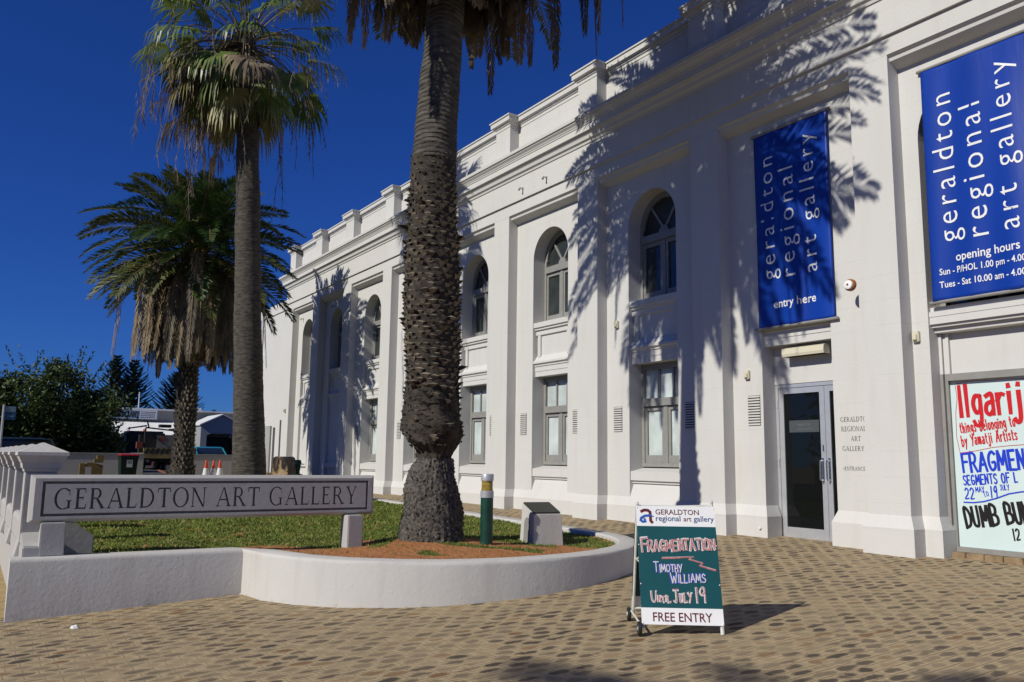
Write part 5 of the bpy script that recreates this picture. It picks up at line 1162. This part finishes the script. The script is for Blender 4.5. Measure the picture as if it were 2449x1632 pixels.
# ------------------------------------------------------------------ walls, bin, cones, bench, truck, cars, posts
for y0, y1, lb in ((2.6, 5.66, 'plain grey rendered low wall behind the wheelie bin'), (6.8, 10.1, 'plain grey rendered low wall behind the traffic cones')):
    m = MB(); m.box(-33.3, -33.0, y0, y1, .6, 1.665); m.box(-33.33, -32.97, y0 - .02, y1 + .02, 1.666, 1.70); tag(m.build('low_wall', 'grey_wall', None, (-33.1, (y0 + y1) / 2, .7), bevel=.01), lb, 'wall', 'grey walls along the car park')
M['binred'] = mat('bin_lid_red', (.33, .02, .02), .4, .1, 5); M['bingreen'] = mat('bin_green', (.006, .02, .014), .45, .2, 5)
bn_ = thing('wheelie_bin', 'dark green wheelie bin with a red lid and white sticker', 'bin', (-28.9, 4.5, .72))
bx, by, bz = -28.9, 4.5, LAWN(-28.9, 4.5) - .02
m = MB(); m.loft([[(bx - .24, by - .20, bz + .03), (bx + .22, by - .20, bz + .03), (bx + .22, by + .20, bz + .03), (bx - .24, by + .20, bz + .03)], [(bx - .33, by - .25, bz + .86), (bx + .30, by - .25, bz + .86), (bx + .30, by + .25, bz + .86), (bx - .33, by + .25, bz + .86)], [(bx - .34, by - .27, bz + .87), (bx + .31, by - .27, bz + .87), (bx + .31, by + .27, bz + .87), (bx - .34, by + .27, bz + .87)], [(bx - .34, by - .27, bz + .91), (bx + .31, by - .27, bz + .91), (bx + .31, by + .27, bz + .91), (bx - .34, by + .27, bz + .91)]]); bd = m.build('body', 'bingreen', bn_, bevel=.015)
m = MB(); m.loft([[(bx - .36 , by - .28, bz + .911), (bx + .34, by - .28, bz + .911), (bx + .34, by + .28, bz + .911), (bx - .36, by + .28, bz + .911)], [(bx - .36, by - .28, bz + .945), (bx + .34, by - .28, bz + .945), (bx + .34, by + .28, bz + .945), (bx - .36, by + .28, bz + .945)], [(bx - .26, by - .2, bz + .985), (bx + .22, by - .2, bz + .98), (bx + .22, by + .2, bz + .98), (bx - .26, by + .2, bz + .985)]]); m.build('lid', 'binred', bn_, bevel=.015)
m = MB(); xs_ = bx + .285; m.poly([(xs_ + .0, by - .08, bz + .56), (xs_ + .0, by + .09, bz + .56), (xs_ + .021, by + .09, bz + .79), (xs_ + .021, by - .08, bz + .79)], 0)
for k in range(4): m.poly([(xs_ + .016, by - .05 + .03 * k, bz + .66), (xs_ + .016, by - .035 + .03 * k, bz + .66), (xs_ + .026, by - .035 + .03 * k, bz + .76), (xs_ + .026, by - .05 + .03 * k, bz + .76)], 1)
m.build('sticker', ['board_white', 'green_post'], bn_, flipfix=False)
for s_ in (-.2, .2): m = MB(); m.tube([(bx - .3, by + s_ - .03, bz + .1), (bx - .3, by + s_ + .03, bz + .1)], .1, 14); m.build('wheel', 'black', bn_)
M['orange'] = mat('cone_orange', (.62, .075, .02), .45, .1, 6); M['coneband'] = mat('cone_band', (.75, .75, .74), .35, .12, 8); M['conedirty'] = mat('cone_dirty', (.48, .08, .035), .55, .25, 6)
c0_ = None
for x, y, lb in ((-31, 7.40, 'faded orange traffic cone standing apart, left of the pair'), (-31.1, 7.68, 'bright orange traffic cone, rear one of the pair'), (-30.8, 7.83, 'bright orange traffic cone in front at the right of the pair')):
    z = LAWN(x, y) + .10 * 0; zb = z
    if c0_ is None:
        c0_ = thing('traffic_cone', lb, 'cone', (x, y, z), 'traffic cones on the lawn'); M_ = 'orange'
        m = MB(); m.box(x - .19, x + .19, y - .19, y + .19, z - .02, z + .045); m.build('base', 'orange', c0_, bevel=.01)
        m = MB(); m.lathe([(.145, .046), (.045, .66), (.035, .76), (.028, .775)], (x, y, z), 18); m.build('body', 'orange', c0_, smooth=True)
        m = MB(); m.lathe([(.128, .17), (.0755, .49), (.07, .49), (.07, .17)], (x, y, z), 18); m.build('reflective_band', 'coneband', c0_, smooth=True)
        pc = Vector((x, y, z))
    else:
        q = copy_tree(c0_, Vector((x, y, z)) - pc); q['label'] = lb
M['plankred'] = mat('red_timber', (.30, .11, .06), .8, .3, 8)
M['timber'] = mat('treated_timber', (.23, .15, .045), .8, .35, 6, bump=.3)
b_ = thing('timber_steps', 'brown timber frame with stepped arm leaning before the grey wall', 'timber frame', (-30, 3.6, .72))
m = MB(); m.box(-30.1, -29.95, 3.26, 3.42, .68, 1.36); m.build('leg', 'timber', b_, bevel=.01)
m = MB(); m.prism([(3.421, 1.25), (3.62, 1.25), (3.62, .95), (3.58, .68), (3.93, .68), (3.93, 1.30), (3.62, 1.38), (3.45, 1.38)], (-30.1, 0, 0), (0, 1, 0), (0, 0, 1), (.14, 0, 0)); m.build('brace', 'timber', b_)
for k, (ya, za) in enumerate(((3.66, 1.38), (3.74, 1.50))): m = MB(); m.box(-30.12, -29.93, ya, 3.93, za + .001, za + .115); m.build('step', 'timber', b_, bevel=.006)

M['truckyellow'] = mat('faded_yellow', (.34, .25, .09), .7, .45, 4); M['truckdark'] = mat('truck_dark', (.03, .028, .025), .6, .5, 3); M['trucksteel'] = mat('dull_steel', (.22, .21, .19), .6, .4, 4)
tk = thing('tray_truck', 'old tray truck with hazard striped tailboard and ladder rack', 'truck', (-43, 8.0, .95))
z0 = .95; ya, yb = 7.15, 9.25
m = MB(); m.box(-47.5, -42.0, ya, yb, 1.62, 1.74); m.build('tray', 'trucksteel', tk)
m = MB(); m.box(-42.0, -41.92, ya, yb, 1.50, 1.98, 0)
for k in range(9): m.prism([(0, 0), (.1, 0), (.22, .22), (.12, .22)], (-41.918, ya + .03 + k * .225, 1.74), (0, 1, 0), (0, 0, 1), (.006, 0, 0), 1)
m.build('tailboard', ['truckyellow', 'truckdark'], tk)
m = MB(); m.box(-43.6, -43.3, ya + .02, yb - .02, 1.742, 2.62, 0); m.box(-43.298, -43.28, 7.95, yb - .05, 2.0, 2.58, 1); tkb = m.build('load_box', ['truckdark', 'trucksteel'], tk)
m = MB(); put_strokes(m, hand('WER', .2, .04, .1, .02, .8)[0], (-43.27, 0, 0), (0, 1, 0), (0, 0, 1), (1, 0, 0), 8.05, 2.33); M['rust'] = mat('rust_red', (.22, .05, .03), .7); m.build('lettering', 'rust', tkb, flipfix=False)
m = MB()
for y in (ya + .05, yb - .05): m.tube([(-42.05, y, 1.74), (-42.05, y, 2.9)], .04, 6); m.tube([(-47, y, 3.0), (-42.0, y, 3.0)], .04, 6)
m.tube([(-42.05, ya + .05, 2.92), (-42.05, yb - .05, 2.74)], .04, 6); m.tube([(-42.05, ya + .2, 2.9), (-42.05, ya + .08, 3.25)], .035, 6); m.box(-42.9, -42.4, 7.9, 8.4, 2.96, 3.1); m.build('rack', 'truckdark', tk)
m = MB(); m.box(-49.4, -47.55, ya + .1, yb - .1, 1.3, 2.9); m.build('cab', 'truckdark', tk, bevel=.1)
m = MB(); m.tube([(-42.1, ya + .02, 2.75), (-42.1, ya + .02, 2.84)], .07, 8); m.build('beacon', 'orange', tk)
m = MB(); m.box(-42.2, -42.0, ya - .3, ya - .05, 1.95, 2.25); m.build('toolbox', 'rust', tk)
m = MB(); m.box(-47.3, -42.1, ya + .3, yb - .3, 1.35, 1.6); m.build('chassis', 'truckdark', tk)
for x in (-43.2, -48.4):
    for y in (ya + .05, yb - .3): m = MB(); m.tube([(x, y, z0 + .42), (x, y + .25, z0 + .42)], .42, 18); m.build('wheel', 'black', tk)
M['car_teal'] = mat('teal_car_paint', (.02, .22, .27), .25, spec=.6); M['car_red'] = mat('red_car_paint', (.30, .02, .02), .25, spec=.6); M['car_white'] = mat('white_car_paint', (.6, .6, .6), .3); M['car_glass'] = mat('car_glass', (.012, .016, .018), .06, spec=.6); M['car_dark'] = mat('dark_blue_car_paint', (.015, .03, .05), .3, spec=.6)
def car(name, label, x, y, z, L, paint, yaw=0, van=False):
    t = thing(name, label, 'car', (x, y, z), 'cars in the car park'); Wd = 1.72; c, s = cos(yaw), sin(yaw)
    T = lambda a, b, h: (x + a * c - b * s, y + a * s + b * c, z + h)
    def lo(name, secs, m, par=None, bevel=0):
        q = MB(); q.loft([[T(a, -w_ / 2, h0), T(a, w_ / 2, h0), T(a, w_ / 2 * k, h1), T(a, -w_ / 2 * k, h1)] for a, w_, h0, h1, k in secs]); return q.build(name, m, par or t, bevel=bevel, smooth=True)
    h = L / 2
    lo('body', [(-h, Wd * .86, .35, .62, .95), (-h + .12, Wd * .95, .24, .80, .94), (-h + 1.1, Wd, .2, .88, .93), (0, Wd, .2, .90, .93), (h - .9, Wd, .2, .90, .93), (h - .1, Wd * .96, .25, .86, .93), (h, Wd * .88, .36, .72, .95)], paint, bevel=.04)
    a0, a1, a2, a3 = (-h + 1.15, -h + 1.9, h - (.5 if van else 1.1), h - (.25 if van else .35))
    lo('roof', [(a1 + .02, Wd * .80, 1.33, 1.36, .97), (a1 + .3, Wd * .82, 1.36, 1.42, .95), (a2 - .3, Wd * .82, 1.36, 1.42, .95), (a2, Wd * .80, 1.33, 1.36, .97)], paint)
    lo('glass', [(a0, Wd * .90, .86, .88, .99), (a1, Wd * .90, .86, 1.345, .875), (a2, Wd * .90, .86, 1.345, .875), (a3, Wd * .90, .86, .88, .99)], 'car_glass')
    for aa, bb in ((a0, a1), (a3, a2)):
        for sg in (-1, 1):
            q = MB(); q.tube([T(aa, sg * Wd * .452, .88), T(bb, sg * Wd * .398, 1.36)], .035, 6); q.build('pillar', paint, t)
    for aa in (-h + .85, h - .85):
        for sg in (-1, 1): q = MB(); q.tube([T(aa, sg * (Wd / 2 - .2), .31), T(aa, sg * (Wd / 2 + .01), .31)], .31, 16); q.build('wheel', 'black', t)
    for sg in (-1, 1): q = MB(); q.box(0, 0.01, 0, .01, 0, .01); q = MB(); q.loft([[T(-h + .02, sg * .5 - .16, .56), T(-h + .02, sg * .5 + .16, .56), T(-h + .05, sg * .5 + .16, .7), T(-h + .05, sg * .5 - .16, .7)], [T(-h + .2, sg * .5 - .16, .56), T(-h + .2, sg * .5 + .16, .56), T(-h + .2, sg * .5 + .16, .7), T(-h + .2, sg * .5 - .16, .7)]]); q.build('headlight', 'chrome', t)
car('parked_car', 'teal parked car with its roof above the grey wall', -47.5, 11.4, .72, 4.3, 'car_teal', pi)
car('parked_car', 'red parked car left of the teal one', -48.5, 9.9, .72, 4.3, 'car_red', pi)
car('parked_car', 'dark car in the shade under the shop verandah left of the truck', -54, 7.4, .95, 4.3, 'car_dark', pi / 2 + .3)
car('parked_car', 'dark blue car under the dense tree behind the capped piers', -35.6, 1.1, .80, 4.4, 'car_dark', pi / 2, True)
# blue arrow sign beside the footpath
s_ = thing('street_sign', 'small blue sign on a thin grey pole at the left edge', 'sign', (-26, .9, .55))
m = MB(); m.tube([(-26, .90, .4), (-26, .90, 2.93)], .03, 8); m.build('pole', 'silver', s_)
M['signpanel'] = mat('sign_panel_blue', (.02, .09, .20), .5, .2, 3); M['signpale'] = mat('sign_panel_pale', (.16, .24, .30), .5)
m = MB(); m.box(-26.012, -25.99, .935, 1.19, 2.53, 2.89, 0); m.box(-25.989, -25.986, .945, 1.18, 2.74, 2.88, 1); m.box(-25.985, -25.983, 1.0, 1.1, 2.615, 2.635, 1); m.poly([(-25.983, 1.1, 2.585), (-25.983, 1.15, 2.625), (-25.983, 1.1, 2.665)], 1); m.build('panel', ['signpanel', 'signpale'], s_, flipfix=False)
# sandstone pillar and bronze head in a slouch hat
m = MB(); r = random.Random(6); rings = []
for z, a in ((.55, .36), (.9, .34), (1.25, .335), (1.55, .32), (1.66, .30)): rings.append([(-27.0 + .72 * (a * sx - a * .6 * sy) * r.uniform(.9, 1.06), 8.9 + .72 * (a * .6 * sy + a * sx) * r.uniform(.9, 1.06), z) for sx, sy in ((-1, -1), (0, -1.08), (1, -1), (1.06, 0), (1, 1), (-1, 1))])
m.loft(rings); tag(m.build('sandstone_pillar', 'sandstone', None, (-27, 9.1, .6), bevel=.03), 'rough tan sandstone block standing by the far end of the gallery', 'stone')
bu = thing('bronze_bust', 'green bronze head in a wide brimmed hat on a pedestal by the sandstone block', 'statue', (-25.95, 9.0, .6))
cx, cy = -25.95, 9.0
m = MB(); m.frustum(cx - .2, cx + .2, cy - .2, cy + .2, .5, 1.0, .03); m.frustum(cx - .2, cx + .2, cy - .2, cy + .2, 1.001, 1.04, .02); m.build('pedestal', 'bronze', bu, bevel=.01)
m = MB(); hd = Vector((.8, -.3, 0)).normalized()     # facing
sd_ = Vector((-hd.y, hd.x, 0))
def el(c, rf, rs, n=14): return [tuple(Vector((cx, cy, 0)) + hd * (c[0] + rf * cos(2 * pi * j / n)) + sd_ * (rs * sin(2 * pi * j / n)) + Vector((0, 0, c[1]))) for j in range(n)]
m.loft([el((-.02, 1.041), .14, .2), el((-.02, 1.10), .12, .17), el((-.03, 1.13), .075, .07), el((-.02, 1.20), .065, .062), el((.0, 1.22), .085, .065), el((.015, 1.25), .105, .075), el((.01, 1.31), .115, .082), el((.01, 1.36), .118, .088), el((0, 1.42), .115, .09), el((0, 1.46), .10, .085)])
m.loft([[tuple(Vector((cx, cy, z)) + hd * f + sd_ * q) for f, q, z in ((.10, .02, 1.28), (.10, -.02, 1.28), (.105, 0, 1.36))], [tuple(Vector((cx, cy, z)) + hd * f + sd_ * q) for f, q, z in ((.15, .015, 1.285), (.15, -.015, 1.285), (.118, 0, 1.36))]]); m.build('head', 'bronze', bu, smooth=True)
m = MB(); m.loft([el((.02, 1.415), .25, .19), el((.02, 1.43), .255, .2), el((.0, 1.445), .13, .11), el((0, 1.50), .12, .10), el((0, 1.56), .10, .085), el((0, 1.565), .05, .03)]); m.build('hat', 'bronze', bu, smooth=True)
# litter
m = MB(); x, y = -8.72, .98; z = G(x, y)
m.loft([[(x, y, z), (x + .05, y + .02, z), (x + .06, y + .07, z), (x + .01, y + .06, z)], [(x + .01, y + .01, z + .02), (x + .04, y + .02, z + .028), (x + .05, y + .05, z + .018), (x + .015, y + .05, z + .03)]]); tag(m.build('paper_scrap', 'board_white', None, (x, y, z)), 'crumpled scrap of white paper on the pavers below the planter wall', 'litter')

# planks and a dark numbered box by the far palm
for a, b, lb in (((-28.9, 5.20, .80), (-28.3, 6.05, 1.02), 'reddish timber plank lying lower beside the numbered dark box'), ((-29.3, 5.5, .98), (-28.9, 5.95, 1.16), 'short reddish plank propped above the longer one')):
    m = MB(); a = Vector(a); b = Vector(b); d = (b - a).normalized(); s_ = d.cross(Vector((0, 0, 1))).normalized() * .06; u = Vector((0, 0, .022))
    a.z, b.z = b.z, a.z
    m.loft([[p - s_ - u, p + s_ - u, p + s_ + u, p - s_ + u] for p in (a, b)]); tag(m.build('plank', 'plankred', None, tuple(a)), lb, 'plank', 'planks by the far palm')
m = MB(); m.box(-28.9, -28.4, 5.64, 6.12, LAWN(-28.6, 5.9) - .02, 1.33, 0); nb = m.build('crate', 'truckdark', None, (-28.65, 5.88, .72), bevel=.02); tag(nb, 'dark box with white number 12 beside the far palm', 'box')
m = MB(); put_strokes(m, hand('12', .17, .03, .3, .01, 1)[0], (-28.393, 0, 0), (0, 1, 0), (0, 0, 1), (1, 0, 0), 5.74, 1.10); m.build('number', 'board_white', nb, flipfix=False)
q = copy_tree(p1, Vector((9.1, -17.55, -.45))); q['label'] = 'date palm standing out of view, its frond shadow touching the paving at the bottom edge'

# unseen trees added behind the viewer to darken reflections in the door glass
m = MB(); r = random.Random(77)
for k in range(26):
    cx = -60 + k * 4.2 + r.uniform(-1, 1); cy = -26 + r.uniform(-2, 2); h = r.uniform(4.5, 8.5)
    for i in range(260):
        v = Vector((r.gauss(0, 1), r.gauss(0, 1), r.gauss(0, 1))).normalized() * r.uniform(.6, 1); p = Vector((cx + v.x * 2.6, cy + v.y * 2, h * .5 + v.z * h * .5)); a = Vector((r.uniform(-1, 1), r.uniform(-1, 1), r.uniform(-1, 1))).normalized(); b = a.cross(v).normalized(); s = .9
        m.poly([p, p + a * s * .5 + b * s * .3, p + a * s, p + a * s * .5 - b * s * .3])
tag(m.build('unseen_hedge', 'tree_leaf', None, flipfix=False), kind='stuff')
for o in bpy.data.objects:
    if '_o' in o: del o['_o']
    if 'p' in o: del o['p']
